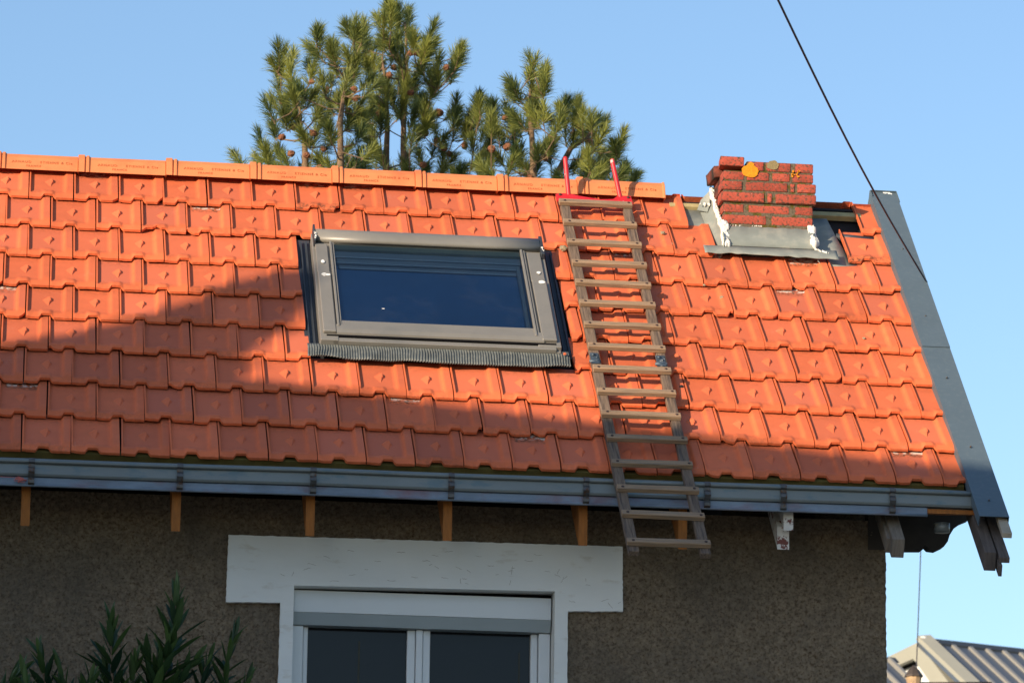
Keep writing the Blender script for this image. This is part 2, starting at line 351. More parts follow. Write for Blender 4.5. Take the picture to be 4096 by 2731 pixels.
for row in range(1, 10):
    s0 = (9-row)*G; off = 0 if row % 2 else .5
    for i in range(-13, 21):
        a = i+off; x0 = a*W
        if x0 < XL: continue
        if x0 > XV+.02: continue
        cb = min(1., (XV+.012-x0)/W); ca = 0.
        if cb < .06: continue
        tile(tk, x0, s0, RB, 0, cb)
        if row == 1 and 15 <= a < 19: continue
        if row == 2 and 15.5 <= a < 18.5: continue
        pieces = [(0., cb)]
        if row in (3, 4, 5, 6) or (row == 2):
            e0 = {2: 1.413, 3: 1.395, 4: 1.400, 5: 1.414, 6: 1.416}[row]; e1 = {2: 2.70, 3: 2.742, 4: 2.758, 5: 2.762, 6: 2.750}[row]
            if row != 2:
                pc = []
                if x0 < e0: pc.append((0., min(1., (e0-x0)/W)))
                if x0+W > e1: pc.append((max(0., (e1-x0)/W), cb))
                pieces = [p for p in pc if p[1]-p[0] > .03]
        for ca, cc in pieces:
            chip = None
            if random.random() < .10: chip = random.choice([(.86, 1.05, .13), (.9, 1.06, .09), (-.06, .12, .07)])
            if row == 2 and a == 2.5: chip = (.02, .42, .12)
            if row == 2 and a == 1.5: chip = None
            gr = random.choice([0, 0, 0, .15, .3]) if row > 1 else random.choice([0, 0, .2])
            if (row, a) in ((2, 18.5), (1, 6), (4, 18)): gr = .95
            tile(tb, x0, s0, R, ca, cc, chip, gr, random.random())
part(tb, 'roof_tiles', M['clay']); part(tk, 'roof_tiles', M['clay'])

# --- deck, battens, rafters
b = MB()
b.box(XL, XV+.10, -.02, 2.95, -.055, -.035, fn=R); b.box(XL, XV+.10, -.02, 2.95, -.055, -.035, fn=RB)
part(b, 'roof_deck', M['felt'])
for s0, s1, x0, x1 in ((2.80, 2.845, 4.18, 4.50), (2.83, 2.87, 3.45, 3.68)):
    b = MB(); b.box(x0, x1, s0, s1, -.018, .012, fn=R); part(b, 'batten', M['batten'])
b = MB(); b.tube([R(4.33, 2.60, -.012), R(4.55, 2.575, -.012)], .02, 10); part(b, 'conduit', M['veluxdark'])
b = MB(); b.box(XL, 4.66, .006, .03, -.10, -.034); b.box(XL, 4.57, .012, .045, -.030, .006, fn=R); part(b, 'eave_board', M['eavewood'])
for x in [-2.55, -1.9, -1.26, -.62, .030, .740, 1.378, 2.036, 2.690, 3.175]:
    b = MB(); wd = .021
    pr = [(0, -.025, -.352), (0, -.03, -.24), (0, -.02, -.10), (0, .35, .20), (0, .70, .50), (0, .70, .30), (0, .36, -.02)]
    b.sweep(pr, Vector((x-wd, 0, 0)), Vector((x+wd, 0, 0))); part(b, 'rafter', M['newwood'])
b = MB(); b.sweep([(0, -.045, -.245), (0, -.045, -.13), (0, .5, .36), (0, .5, .24)], Vector((3.665, 0, 0)), Vector((3.712, 0, 0)))
o = part(b, 'rafter', M['whitewood']); o['label'] = 'short rafter end with flaking white paint'
b = MB(); b.sweep([(0, .03, -.325), (0, .03, -.215), (0, .5, .22), (0, .5, .10)], Vector((3.648, 0, 0)), Vector((3.706, 0, 0)))
o = part(b, 'rafter', M['whitewood']); o['label'] = 'long rafter end with flaking white paint'
def rafter(x, w_, y, zt, dp, m, ln=1.6):
    b = MB(); t = Vector((0, CP, SP))
    pr = [Vector((0, y, zt-dp)), Vector((0, y-.035, zt)), Vector((0, y-.035, zt))+t*ln, Vector((0, y, zt-dp))+t*ln]
    b.sweep(pr, Vector((x, 0, 0)), Vector((x+w_, 0, 0))); return part(b, 'rafter', m, bevel=.002)
rafter(4.180, .062, -.10, -.285, .085, M['oldwood'])
rafter(4.162, .035, -.06, -.275, .065, M['oldwood'])
def verge_wood(x0, x1, s0, s1, h0, h1, m, cut=.02):
    b = MB(); pr = [R(0, s0+cut, h0), R(0, s0, h1), R(0, s1, h1), R(0, s1, h0)]
    b.sweep(pr, Vector((x0, 0, 0)), Vector((x1, 0, 0))); return part(b, 'rafter', m, bevel=.002)
verge_wood(4.585, 4.642, -.50, 2.75, -.125, -.045, M['vergewood'], -.04)
verge_wood(4.652, 4.702, -.535, 2.70, -.075, -.050, M['vergewood'], -.01)
verge_wood(4.648, 4.666, -.56, 2.60, -.13, -.079, M['vergewood'], -.02)
verge_wood(4.668, 4.716, -.45, 2.70, .012, .036, M['palewood'], -.01)
# carved bracket under the verge, seen dark against the sky
b = MB(); y = .42
pts = [at(1990, 1165, y), at(2238, 1165, y), at(2222, 1196, y), at(2205, 1203, y), at(2187, 1216, y), at(2177, 1232, y), at(2173, 1246, y), at(2164, 1258, y), at(2147, 1266, y), at(2131, 1264, y), at(2122, 1255, y), at(2115, 1265, y), at(1990, 1265, y)]
b.sweep([p-Vector((0, .04, 0)) for p in pts], Vector((0, 0, 0)), Vector((0, .08, 0)))
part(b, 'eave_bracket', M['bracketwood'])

# --- verge flashing
for k, (fr) in enumerate((R, RB)):
    for s0, s1, dh in ((1.30, 3.005, .062), (-.34, 1.33, .057)):
        b = MB(); x0, x1 = XV-.006, XV+.138
        hb = .055*.0
        top = 3.02 if s1 > 3 else s1
        P = [[fr(x0+.003, s, dh-.055), fr(x0, s, dh), fr(x1, s, dh), fr(x1+.004, s, dh-.10)] for s in (s0, (s0+top)/2, top)]
        b.grid(P); part(b, 'verge_flashing', M['verge'], thick=.0035)
for s_k in (2.35, 1.62, .98, .30, -.2):
    b = MB(); p0 = R(4.645, s_k, .060); b.tube([p0, p0+Vector((0, -SP, CP))*.008], .0045, 8); part(b, 'screw', M['bracket'])
b = MB()
for (x, s, a, c) in ((4.655, 3.00, .014, .006), (4.676, 2.998, .010, .008), (4.688, 2.99, .006, .005)):
    b.add([R(x+a*cos(q)*random.uniform(.7, 1.2), s+c*2*sin(q)*random.uniform(.7, 1.2), .0655) for q in [j*pi/5 for j in range(10)]], [tuple(range(10))])
part(b, 'paint_splash', M['droppings'])

# --- ridge tiles
RX = [-2.89, -2.44, -1.99, -1.55, -1.10, -.655, -.19, .255, .722, 1.172, 1.613, 2.062, 2.508, 2.945, 3.425]
def rprof(o=0.):
    P = [(-.097-o, -.030-o*.2), (-.066-o, .043+o*.3), (-.040-o*.6, .066+o*.9), (0, .070+o)]
    return P+[(-a, c) for a, c in P[-2::-1]]
fcu = {}
def text_mesh(body, size):
    if body in fcu: return fcu[body]
    cu = bpy.data.curves.new('lettering', 'FONT'); cu.body = body; cu.size = size; cu.extrude = .0012; cu.align_x = 'CENTER'; cu.space_character = 1.25
    to = bpy.data.objects.new('lettering', cu); C.objects.link(to)
    me = bpy.data.meshes.new_from_object(to.evaluated_get(bpy.context.evaluated_depsgraph_get())); bpy.data.objects.remove(to)
    me.materials.clear(); me.materials.append(M['letter']); fcu[body] = me; return me
for k in range(len(RX)-1):
    x0, x1 = RX[k], RX[k+1]; last = k == len(RX)-2
    b = MB(); jz = random.uniform(-.003, .003); jz2 = random.uniform(-.003, .003); jy = random.uniform(-.003, .003)
    def P3(x, pr, dz=0): return [Vector((x, YR+a+jy, ZR+c+jz+(jz2-jz)*(x-x0)/(x1-x0)+dz)) for a, c in pr]
    xa = x0+.002; xb = x1-.002
    secs = [(xa, .012), (xa+.030, .013), (xa+.034, .004), (xa+.040, .003), (xa+.044, .009), (xa+.054, .009), (xa+.062, .0)] if k else [(xa, 0), (xa+.05, 0)]
    secs += [(xa+(xb-xa)*t, 0.) for t in (.3, .5, .7, .9)]
    secs += [(xb-.014, .001), (xb-.006, .006), (xb, .007)] if last else [(xb-.001, 0.)]
    b.grid([P3(x, rprof(o)) for x, o in secs][::-1], smooth=False)
    for x, rev in ((secs[0][0], 0), (secs[-1][0], 1)):
        p = P3(x, rprof(secs[0][1] if not rev else secs[-1][1])); b.add(p, [tuple(range(len(p)))])
    rt = part(b, 'ridge_tile', M['ridgeclay'], thick=.003)
    a0 = Vector((0, -.097, -.030)); a1 = Vector((0, -.066, .043)); dirn = (a1-a0).normalized(); nr = Vector((1, 0, 0)).cross(dirn)
    for body, size, t, sh in (('ARNAUD     ETIENNE & Cie', .0215, .64, 0.), ('FRANCE', .018, .30, -.045)):
        me = text_mesh(body, size); o = bpy.data.objects.new('lettering', me); C.objects.link(o)
        cpos = Vector(((x0+x1)/2+.03+sh, YR+jy, ZR+(jz+jz2)/2))+a0.lerp(a1, t)+nr*.0024-dirn*size*.35
        mw = Matrix(((1, dirn.x, nr.x, cpos.x), (0, dirn.y, nr.y, cpos.y), (0, dirn.z, nr.z, cpos.z), (0, 0, 0, 1)))
        o.parent = rt; o.matrix_local = mw

# --- chimney
CX0, CX1, CY0, CY1 = 3.686, 4.176, 1.77, 2.065
ch = MB(); ch.box(CX0+.006, CX1-.006, CY0+.004, CY1-.006, 1.45, 2.050)
ch.box(CX0+.001, CX1+.008, CY0-.0065, CY1+.004, 1.875, 1.990)
ch.box(CX0+.13, CX1-.007, CY0+.005, CY1-.008, 2.050, 2.105)
chim = part(ch, 'chimney', M['mortar'])
def brick(mb, x0, x1, y0, y1, z0, z1, yaw=0, roll=0):
    c = Vector(((x0+x1)/2, (y0+y1)/2, (z0+z1)/2)); mt = Matrix.Rotation(yaw+random.uniform(-.008, .008), 3, 'Z') @ Matrix.Rotation(roll+random.uniform(-.006, .006), 3, 'Y')
    hx, hy, hz = (x1-x0)/2-.0015, (y1-y0)/2, (z1-z0)/2-.0008; tone = random.random(); rv = Vector((random.uniform(0, 50), 0, 0))
    def cuts(h_): 
        e = min(.006/h_, .4); m = max(1, int(h_/.014)); return [-1, -1+e]+[(-1+e)+(2-2*e)*k/m for k in range(1, m)]+[1-e, 1]
    def face(ax, sg):
        i, j = [k for k in range(3) if k != ax]; H3 = (hx, hy, hz); ci, cj = cuts(H3[i]), cuts(H3[j]); rows = []
        for a in ci:
            row = []
            for d_ in cj:
                p = [0, 0, 0]; p[ax] = sg*H3[ax]; p[i] = a*H3[i]; p[j] = d_*H3[j]
                pv = Vector(p); ed = [H3[k]-abs(p[k]) for k in range(3)]; near = sorted(ed)[1]
                r_in = .0018*max(0, 1-near/.005); pv2 = Vector([math.copysign(max(0, abs(p[k])-r_in*(ed[k] < .0055)), p[k]) for k in range(3)])
                n3 = noise.noise(pv*60+rv)*.0012*(1.6 if near < .006 else .6)
                pv2 = pv2*(1+n3/max(.02, pv2.length))
                row.append(c+mt@pv2); cols.append((tone, 1-ss(.0, .013, near), 0))
            rows.append(row)
        nr, nc = len(ci), len(cj); o = len(mb.v); mb.v += [tuple(p) for r in rows for p in r]; mb.col += cols; cols.clear()
        for r in range(nr-1):
            for k in range(nc-1): mb.f.append((o+r*nc+k, o+r*nc+k+1, o+(r+1)*nc+k+1, o+(r+1)*nc+k)); mb.m.append(0); mb.sm.append(True)
    cols = []
    for ax in range(3):
        for sg in (-1, 1): face(ax, sg)
bm_ = MB(); sb = MB()
def X(zx): return CX0+(zx-518)*.000643
course = [(2.053, 2.106, 0, [(728, 868), (884, 1094), (1122, 1284)]),
          (1.998, 2.048, 0, [(516, 700), (716, 910), (932, 1086), (1100, 1284)]),
          (1.939, 1.990, .013, [(508, 678), (702, 1062), (1082, 1124), (1140, 1284)]),
          (1.876, 1.930, .013, [(504, 864), (888, 932), (958, 1284)]),
          (1.818, 1.866, 0, [(516, 696), (726, 1080), (1122, 1280)]),
          (1.755, 1.808, 0, [(520, 886), (922, 1280)]),
          (1.694, 1.745, 0, [(518, 700), (730, 1060), (1090, 1280)]),
          (1.63, 1.685, 0, [(520, 886), (922, 1280)])]
for ci, (z0, z1, pj, bs) in enumerate(course):
    for n_, (a, c) in enumerate(bs):
        x0 = X(a)-(pj*.4 if n_ == 0 else 0); x1 = X(c)+(pj if n_ == len(bs)-1 else 0)
        brick(bm_, x0, x1, CY0-pj+random.uniform(-.002, .003), CY0+.095, z0, z1)
    # left and right side bricks
    ys = [(CY0+.100, CY1+.004)] if ci % 2 else [(CY0+.1, CY0+.19), (CY0+.2, CY1+.004)]
    for y0, y1 in ys:
        if ci > 0: brick(sb, CX0-.002-pj*.6, CX0+.10, y0, y1, z0, z1)
        brick(sb, CX1-.10, CX1+.002+pj, y0, y1, z0, z1)
    brick(sb, CX0+.105, CX1-.105, CY1-.095, CY1+.003+pj, z0, z1)
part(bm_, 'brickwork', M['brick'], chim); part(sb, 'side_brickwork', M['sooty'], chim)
lb = MB(); brick(lb, X(500), X(706), CY0+.0, CY0+.11, 2.075, 2.130, yaw=-.10, roll=.045)
o = part(lb, 'loose_brick', M['brick'], chim)
lb = MB(); brick(lb, CX0-.038, CX0+.07, CY0+.10, CY0+.30, 2.040, 2.105, yaw=.05, roll=-.10)
o = part(lb, 'loose_brick', M['sooty'], chim)
# lichen discs
def blotch(mb, cx, cz, rx, rz, y, n=22, irr=.25, dens=1, th=.0012):
    P = []
    for j in range(n):
        q = 2*pi*j/n; k = 1+irr*(.5*noise.noise(Vector((cos(q)*2+cx*9, sin(q)*2+cz*7, cx*5)))+random.uniform(-.35, .35))
        P.append((cx+rx*k*cos(q), y, cz+rz*k*sin(q)))
    fr_ = [Vector(p)-Vector((0, th, 0)) for p in P]; mb.add(fr_+[Vector(p)+Vector((0, .004, 0)) for p in P], [tuple(range(n))]+[(j, (j+1) % n, n+(j+1) % n, n+j) for j in range(n)])
def ZZ(zy): return 2.114-(zy-150)*.000640
lc = MB(); blotch(lc, X(745), ZZ(250), .045, .036, CY0-.005, 34, .16); blotch(lc, X(752), ZZ(190), .014, .014, CY0-.004, 14, .6)
for k in range(9): blotch(lc, X(random.uniform(1095, 1165)), ZZ(random.uniform(218, 300)), random.uniform(.003, .009), random.uniform(.003, .007), CY0-.005, 10, .6)
part(lc, 'orange_lichen', M['lichen'], chim)
lc = MB(); blotch(lc, X(938), ZZ(190), .033, .026, CY0-.003, 26, .2); part(lc, 'grey_lichen', M['lichen_grey'], chim)
# flashings
zf = MB()
def wavy(x): return .006*noise.noise(Vector((x*22, 0, 0)))+.003*sin(x*60)
xs = [3.565+(4.285-3.565)*k/40 for k in range(41)]
zf.grid([[R(x, 2.242+.008*sin((x-3.5)*6)+wavy(x), .046+.006*noise.noise(Vector((x*15, 2, 0)))) for x in xs],
         [R(x, 2.275, .047+.003*noise.noise(Vector((x*9, 5, 0)))) for x in xs],
         [R(x, 2.33, .046) for x in xs]], smooth=True)
part(zf, 'apron_flashing', M['zinc'], chim, thick=.0025)
zf = MB(); yf = CY0-.013
zb = R(0, 2.335, .046).z; yb = R(0, 2.335, .046).y
NX = 24
zf.grid([[Vector((CX0-.004+(CX1-CX0+.008)*k/NX, yb-.001, zb+.001)) for k in range(NX+1)],
         [Vector((CX0-.004+(CX1-CX0+.008)*k/NX, (yb+yf)/2+.002*sin(k), zb+.055)) for k in range(NX+1)],
         [Vector((CX0-.004+(CX1-CX0+.008)*k/NX, yf, 1.738+.002*sin(k*1.7))) for k in range(NX+1)]], smooth=True)
part(zf, 'front_upstand', M['zinc'], chim, thick=.002)
zf = MB()   # left side sheets
xs = [3.50+(CX0-.02-3.50)*k/6 for k in range(7)]
zf.grid([[R(x, s, -.006+.003*noise.noise(Vector((x*6, s*4, 3)))) for x in xs] for s in (2.24, 2.3, 2.4, 2.6, 2.83)], smooth=True)
part(zf, 'side_flashing', M['zinc'], chim, thick=.002)
zf = MB()
P = []
TP = SP/CP
for k in range(13):
    t = k/12; y = 1.672+(2.10-1.672)*t; zr = y*TP
    P.append([Vector((CX0-.040-.035*t, y, zr-.004)), Vector((CX0-.022-.02*t, y, zr+.02)), Vector((CX0-.012, y+.002, zr+.07)), Vector((CX0-.009, y+.003, zr+.118+.006*sin(k*2.3)))])
zf.grid(P, smooth=True); part(zf, 'side_flashing', M['zinc'], chim, thick=.002)
zf = MB()   # folded corner piece behind
zf.add([R(3.595, 2.80, .01), R(3.62, 2.87, .035), R(3.665, 2.90, .075), R(3.66, 2.80, .05), R(3.645, 2.76, .02)], [(0, 1, 2, 3, 4)]); part(zf, 'folded_flashing', M['zinc'], chim, thick=.002)
zf = MB()   # right side sheet, in the stack's shade
zf.grid([[R(x, s, .000+(.03 if x < 4.2 else 0)+.004*noise.noise(Vector((x*8, s*5, 7)))) for x in (4.172, 4.20, 4.24, 4.28, 4.335+.09*(1-ss(2.1, 2.5, s))-.03*ss(2.5, 2.8, s))] for s in (2.235, 2.27, 2.35, 2.5, 2.68, 2.78)], smooth=True)
part(zf, 'side_flashing', M['zinc'], chim, thick=.002)
# sealant smears
def smear(mb, pts, w0, n=3, th=.006):
    for i in range(len(pts)-1):
        a, c = Vector(pts[i]), Vector(pts[i+1])
        for k in range(n):
            p = a.lerp(c, (k+random.random())/n)+Vector((random.gauss(0, .35), 0, random.gauss(0, .2)))*w0; rr = w0*random.uniform(.3, .85)
            vs = []; fs = []
            for la in range(4):
                for lo in range(7):
                    q = 2*pi*lo/7; e = pi*la/3
                    vs.append(p+Vector((rr*sin(e)*cos(q)*random.uniform(.8, 1.2), th*sin(e)*sin(q)*1.3, rr*1.5*cos(e)*random.uniform(.8, 1.2))))
            for la in range(3):
                for lo in range(7): fs.append((la*7+lo, la*7+(lo+1) % 7, (la+1)*7+(lo+1) % 7, (la+1)*7+lo))
            mb.add(vs, fs, smooth=True)
sm = MB(); smear(sm, [(CX0+.004, yb-.010, zb+.004), (CX0+.004, yf-.022, zb+.06), (CX0+.002, yf-.008, 1.750)], .018, 60, .006); part(sm, 'sealant', M['white'], chim)
sm = MB(); smear(sm, [(CX1-.012, yf-.004, 1.742), (CX1-.010, yf-.008, zb+.07), (CX1-.008, yb-.004, zb+.03)], .020, 60, .006); part(sm, 'sealant', M['white'], chim)
sm = MB(); smear(sm, [(CX0-.010, 1.745, 1.730), (CX0-.012, 1.83, 1.80), (CX0-.013, 1.93, 1.89), (CX0-.013, 2.08, 2.03)], .013, 70, .008); part(sm, 'sealant', M['white'], chim)
sm = MB(); smear(sm, [(CX0-.07, CY0+.27, 1.93), (CX0-.03, CY0+.26, 1.925)], .012, 6); part(sm, 'sealant', M['white'], chim)
sm = MB(); smear(sm, [(CX1-.01, yb-.006, zb+.0), (CX1+.03, yb-.02, zb-.015), (CX1+.06, yb-.03, zb-.025)], .007, 8); part(sm, 'sealant', M['white'], chim)
sm = MB(); smear(sm, [(X(570), yf-.001, 1.742), (X(680), yf-.001, 1.742)], .004, 6); part(sm, 'sealant', M['white'], chim)
sm = MB(); smear(sm, [(X(760), yf-.001, 1.744), (X(850), yf-.001, 1.742)], .004, 8); part(sm, 'sealant', M['white'], chim)

# --- skylight
def box_s(mb, x0, x1, s0, s1, h0, h1, **k): mb.box(x0, x1, s0, s1, h0, h1, fn=R, **k)
b = MB(); box_s(b, 1.468, 1.56, 1.085, 2.16, .0, .078); box_s(b, 2.568, 2.686, 1.105, 2.16, .0, .078); box_s(b, 1.468, 2.686, 2.16, 2.22, .0, .070); box_s(b, 1.470, 2.684, 1.086, 1.14, .0, .058)
skl = part(b, 'skylight', M['velux'], bevel=.003)
b = MB()                                             # rounded hood along the top
pf = [(2.105, .082), (2.107, .098), (2.118, .108), (2.150, .116), (2.190, .113), (2.212, .098), (2.222, .07), (2.215, .03)]
b.grid([[R(x, s, h) for s, h in pf] for x in (1.488, 1.8, 2.1, 2.4, 2.662)], smooth=True)
for x in (1.488, 2.662): b.add([R(x, s, h) for s, h in pf], [tuple(range(len(pf)))])
part(b, 'hood', M['velux'], skl, thick=.003)
b = MB(); box_s(b, 1.474, 1.486, 2.06, 2.235, .03, .118); part(b, 'hood_end', M['veluxdark'], skl, bevel=.002)
b = MB(); box_s(b, 2.664, 2.682, 2.03, 2.225, .03, .112); part(b, 'hood_end', M['veluxdark'], skl, bevel=.002)
sm = MB(); smear(sm, [R(1.482, 2.08, .115), R(1.482, 2.15, .117)], .008, 10, .004); part(sm, 'sealant', M['white'], skl); sm = MB(); smear(sm, [R(2.674, 2.06, .112), R(2.674, 2.10, .112)], .005, 6, .003); part(sm, 'sealant', M['white'], skl)
for x0, x1 in ((1.482, 1.545), (2.590, 2.662)):
    b = MB(); box_s(b, x0, x1, 1.765, 2.07, .078, .093); part(b, 'side_cover', M['velux'], skl, bevel=.003)
    b = MB(); box_s(b, x0+.001, x1+.004, 1.145, 1.762, .078, .097); part(b, 'side_cover', M['velux'], skl, bevel=.004)
sp_ = MB()
for x, s, a, c in ((1.512, 1.865, .009, .012), (1.525, 1.727, .022, .007), (1.513, 1.727, .012, .010), (2.634, 1.845, .011, .009), (2.640, 1.745, .017, .010)):
    sp_ = MB(); sp_.add([R(x+a*cos(q)*random.uniform(.75, 1.2), s+c*1.6*sin(q)*random.uniform(.75, 1.2), .0985) for q in [j*pi/5 for j in range(10)]], [tuple(range(10))]); part(sp_, 'paint_splash', M['droppings'], skl, thick=.001)
b = MB(); box_s(b, 1.556, 1.568, 1.20, 2.09, .07, .101); box_s(b, 1.571, 1.580, 1.20, 2.09, .07, .094); part(b, 'sash_rail', M['velux'], skl, bevel=.002)
b = MB(); box_s(b, 2.556, 2.568, 1.18, 2.09, .07, .101); box_s(b, 2.571, 2.581, 1.18, 2.09, .07, .094); part(b, 'sash_rail', M['velux'], skl, bevel=.002)
b = MB(); box_s(b, 1.575, 2.556, 1.215, 1.262, .062, .090); b.grid([[R(x, 1.138, .078), R(x, 1.142, .088), R(x, 1.170, .094), R(x, 1.217, .093)] for x in (1.55, 2.60)]); part(b, 'bottom_rail', M['velux'], skl, thick=.003)
b = MB(); box_s(b, 1.53, 2.660, 1.085, 1.118, .05, .074); part(b, 'bottom_cover', M['velux'], skl, bevel=.003)
b = MB(); box_s(b, 1.5, 2.66, 1.122, 1.136, .05, .080); part(b, 'gasket', M['rubber'], skl)
b = MB(); b.add([R(1.566, 1.255, .086), R(2.56, 1.255, .086), R(2.56, 2.10, .086), R(1.572, 2.10, .086)], [(0, 1, 2, 3)]); part(b, 'glass_pane', M['glass'], skl)
b = MB(); b.add([R(1.56, 1.2, .038), R(2.57, 1.2, .038), R(2.57, 2.18, .038), R(1.56, 2.18, .038)], [(0, 1, 2, 3)]); part(b, 'blind', M['blind'], skl)
b = MB(); box_s(b, 1.58, 2.556, 2.045, 2.098, .050, .080); part(b, 'sash_head', M['olivewood'], skl, bevel=.002)
b = MB(); box_s(b, 1.58, 2.556, 1.985, 2.043, .045, .066); box_s(b, 1.59, 2.548, 1.935, 1.978, .042, .060); box_s(b, 1.60, 2.54, 1.895, 1.925, .040, .050); part(b, 'blind_cassette', M['cassette'], skl, bevel=.003)
b = MB(); box_s(b, 2.528, 2.548, 1.26, 1.97, .042, .062); part(b, 'blind_guide', M['cassette'], skl, bevel=.002)
sp_ = MB(); sp_.add([R(1.80+.008*cos(q)*random.uniform(.6, 1.3), 1.405+.004*sin(q), .090) for q in [j*pi/4 for j in range(8)]], [tuple(range(8))]); part(sp_, 'paint_splash', M['droppings'], skl, thick=.0006)
b = MB()
for x0, x1 in ((1.398, 1.466), (2.688, 2.748)):
    b = MB(); box_s(b, x0, x1, 1.12, 2.26, .000, .006)
    for xx in (x0+.018, x0+.045): box_s(b, xx, xx+.006, 1.13, 2.22, .0045, .022)
    part(b, 'side_flashing', M['veluxdark'], skl)
b = MB(); P = []; NXX = 760
for r in range(8):
    row = []
    for k in range(NXX+1):
        t = k/NXX; x = 1.402+(2.722-1.402)*t; rr = r/7
        lo = .962-.012*t+.010*noise.noise(Vector((t*9, 0, 0)))+.012*sin(t*21)*.5
        s = (1.092+.02*t)*(1-rr)+lo*rr
        amp = .0055*ss(0, .3, rr)*(.7+.5*noise.noise(Vector((x*14, rr, 2))))
        ph = 2*pi*(t*98+.5*noise.noise(Vector((x*11, rr*.8, 5)))+rr*.45*noise.noise(Vector((x*5, 0, 9))))
        h = .048-.004*rr+amp*sin(ph)+.010*noise.noise(Vector((x*6, rr*1.5, 0)))*rr+.003*rr
        row.append(R(x+.002*sin(rr*5), s, h))
    P.append(row)
b.grid(P, smooth=True); part(b, 'pleated_skirt', M['lead'], skl, thick=.0018)

# --- gutter
def gz(x): return (x+.1)*.003
NX = 30
def gline(x): return gz(x)+.0035*noise.noise(Vector((x*1.1, 0, 4)))
b = MB(); gx = [XL-.02+(4.605-XL+.02)*k/NX for k in range(NX+1)]
gp = [(-.108, -.066), (-.112, -.118), (-.108, -.128), (-.030, -.134), (-.016, -.124), (-.008, -.024)]
b.grid([[Vector((x, y, z+gline(x))) for y, z in gp] for x in gx])
b.tube([(x, -.116, -.060+gline(x)) for x in gx], .0100, 10)
gut = part(b, 'gutter', M['gutter'], thick=.002)
b = MB(); gx2 = [XL-.02+(4.36-XL+.02)*k/NX for k in range(NX+1)]
b.grid([[Vector((x, y, z+gline(x))) for y, z in ((-.088, -.128), (-.098, -.134), (-.101, -.166))] for x in gx2])
b.tube([(x, -.101, -.172+gline(x)) for x in gx2], .006, 8)
part(b, 'gutter_flange', M['flange'], gut, thick=.002)
b = MB(); b.box(4.362, 4.60, -.095, -.06, -.158, -.137, fn=lambda x, y, z: Vector((x, y, z+gz(x)))); part(b, 'gutter_board', M['newwood'], gut)
b = MB(); b.tube([(4.46, .02, -.17), (4.46, .02, -.215)], .038, 18); part(b, 'outlet', M['gutter'], gut)
for n_, x in enumerate([-2.6, -1.95, -1.28, -.62, .050, .749, 1.381, 2.041, 2.691, 3.279, 3.651, 4.186]):
    b = MB(); z = gline(x); hw = .0145; pf = [(-.100, -.045), (-.116, -.045), (-.128, -.054), (-.130, -.064), (-.119, -.072), (-.118, -.086), (-.130, -.096), (-.134, -.110), (-.124, -.124), (-.112, -.136), (-.121, -.148), (-.120, -.162), (-.108, -.170)]
    b.grid([[Vector((x+dx, y, zz+z)) for y, zz in pf] for dx in (-hw, hw)]); br = part(b, 'gutter_bracket', M['bracket'], gut, thick=.003)

# --- window with its painted lintel surround
def rough(p, q, n, am=.0017):
    return [(p[0]+(q[0]-p[0])*k/n+random.uniform(-am, am)*(k > 0), p[1]+(q[1]-p[1])*k/n+random.uniform(-am, am)*(k > 0)) for k in range(n)]
cor = [(1.013, -.290, 90), (2.940, -.279, 24), (2.945, -.600, 16), (2.674, -.608, 80), (2.670, -2.7, 1), (2.607, -2.7, 1), (2.609, -.512, 1), (1.337, -.527, 1), (1.333, -2.7, 1), (1.268, -2.7, 80), (1.272, -.613, 16), (1.010, -.620, 24)]
pts = []
for k, (x, z, n_) in enumerate(cor):
    q = cor[(k+1) % len(cor)]; pts += rough((x, z), q[:2], n_)
b = MB(); b.sweep([(x, .352, z) for x, z in pts], Vector((0, 0, 0)), Vector((0, .235, 0)))
part(b, 'window_surround', M['trim'])
b = MB()
def crack(x, z, l, a, w_=.0022):
    P = []; n_ = 6; th = a
    p = Vector((x, .3512, z)); L_ = [p.copy()]
    for k in range(n_):
        th = a+random.uniform(-.5, .5); p = p+Vector((cos(th), 0, sin(th)))*(l/n_); L_.append(p.copy())
    up = [q+Vector((-sin(a), 0, cos(a)))*w_*(.5 if 0 < k < n_ else 0)*random.uniform(.5, 1.4) for k, q in enumerate(L_)]
    dn = [q-Vector((-sin(a), 0, cos(a)))*w_*(.5 if 0 < k < n_ else 0)*random.uniform(.5, 1.4) for k, q in enumerate(L_)]
    b.grid([dn, up])
for zx, zy, l, a in ((175, 362, .045, .4), (105, 400, .03, 1.5), (200, 320, .05, 0), (340, 430, .05, 0), (460, 392, .04, 0), (560, 352, .02, .1), (1000, 330, .03, -.7), (965, 330, .02, .5), (1130, 335, .04, -.4), (1200, 355, .03, -.6), (1490, 330, .05, -1.5), (1460, 365, .03, 0), (1480, 345, .02, .1), (1380, 388, .02, 0), (1060, 240, .05, 0), (980, 265, .04, 0), (1040, 405, .04, -.2), (1165, 410, .03, -1.5), (1170, 412, .03, 0), (1190, 440, .02, -.5), (1480, 420, .03, -1.5), (1690, 368, .03, 0), (1750, 380, .04, -.4), (1770, 385, .03, 1.2), (1810, 415, .03, .7), (1790, 440, .04, 1.1), (1950, 408, .02, -1.4), (1945, 450, .03, 0), (1840, 548, .04, -.3), (2040, 552, .05, .2), (2090, 560, .04, -1.2), (2150, 570, .02, .5), (30, 378, .03, -.5), (700, 422, .05, 0), (850, 400, .04, -.1), (620, 300, .04, 0), (1250, 270, .04, .1), (300, 270, .04, 0), (1560, 300, .05, 0), (760, 250, .05, 0), (1620, 260, .05, -.1), (920, 300, .05, .05), (1330, 330, .04, 0), (450, 240, .04, .1)):
    sx = (zx/1.568+1100)*2352/4096; sy = (zy/1.568+2050)*2352/4096; p = at(sx, sy, .352); crack(p.x, p.z, l, a, .0019)
part(b, 'crack', M['crack'])
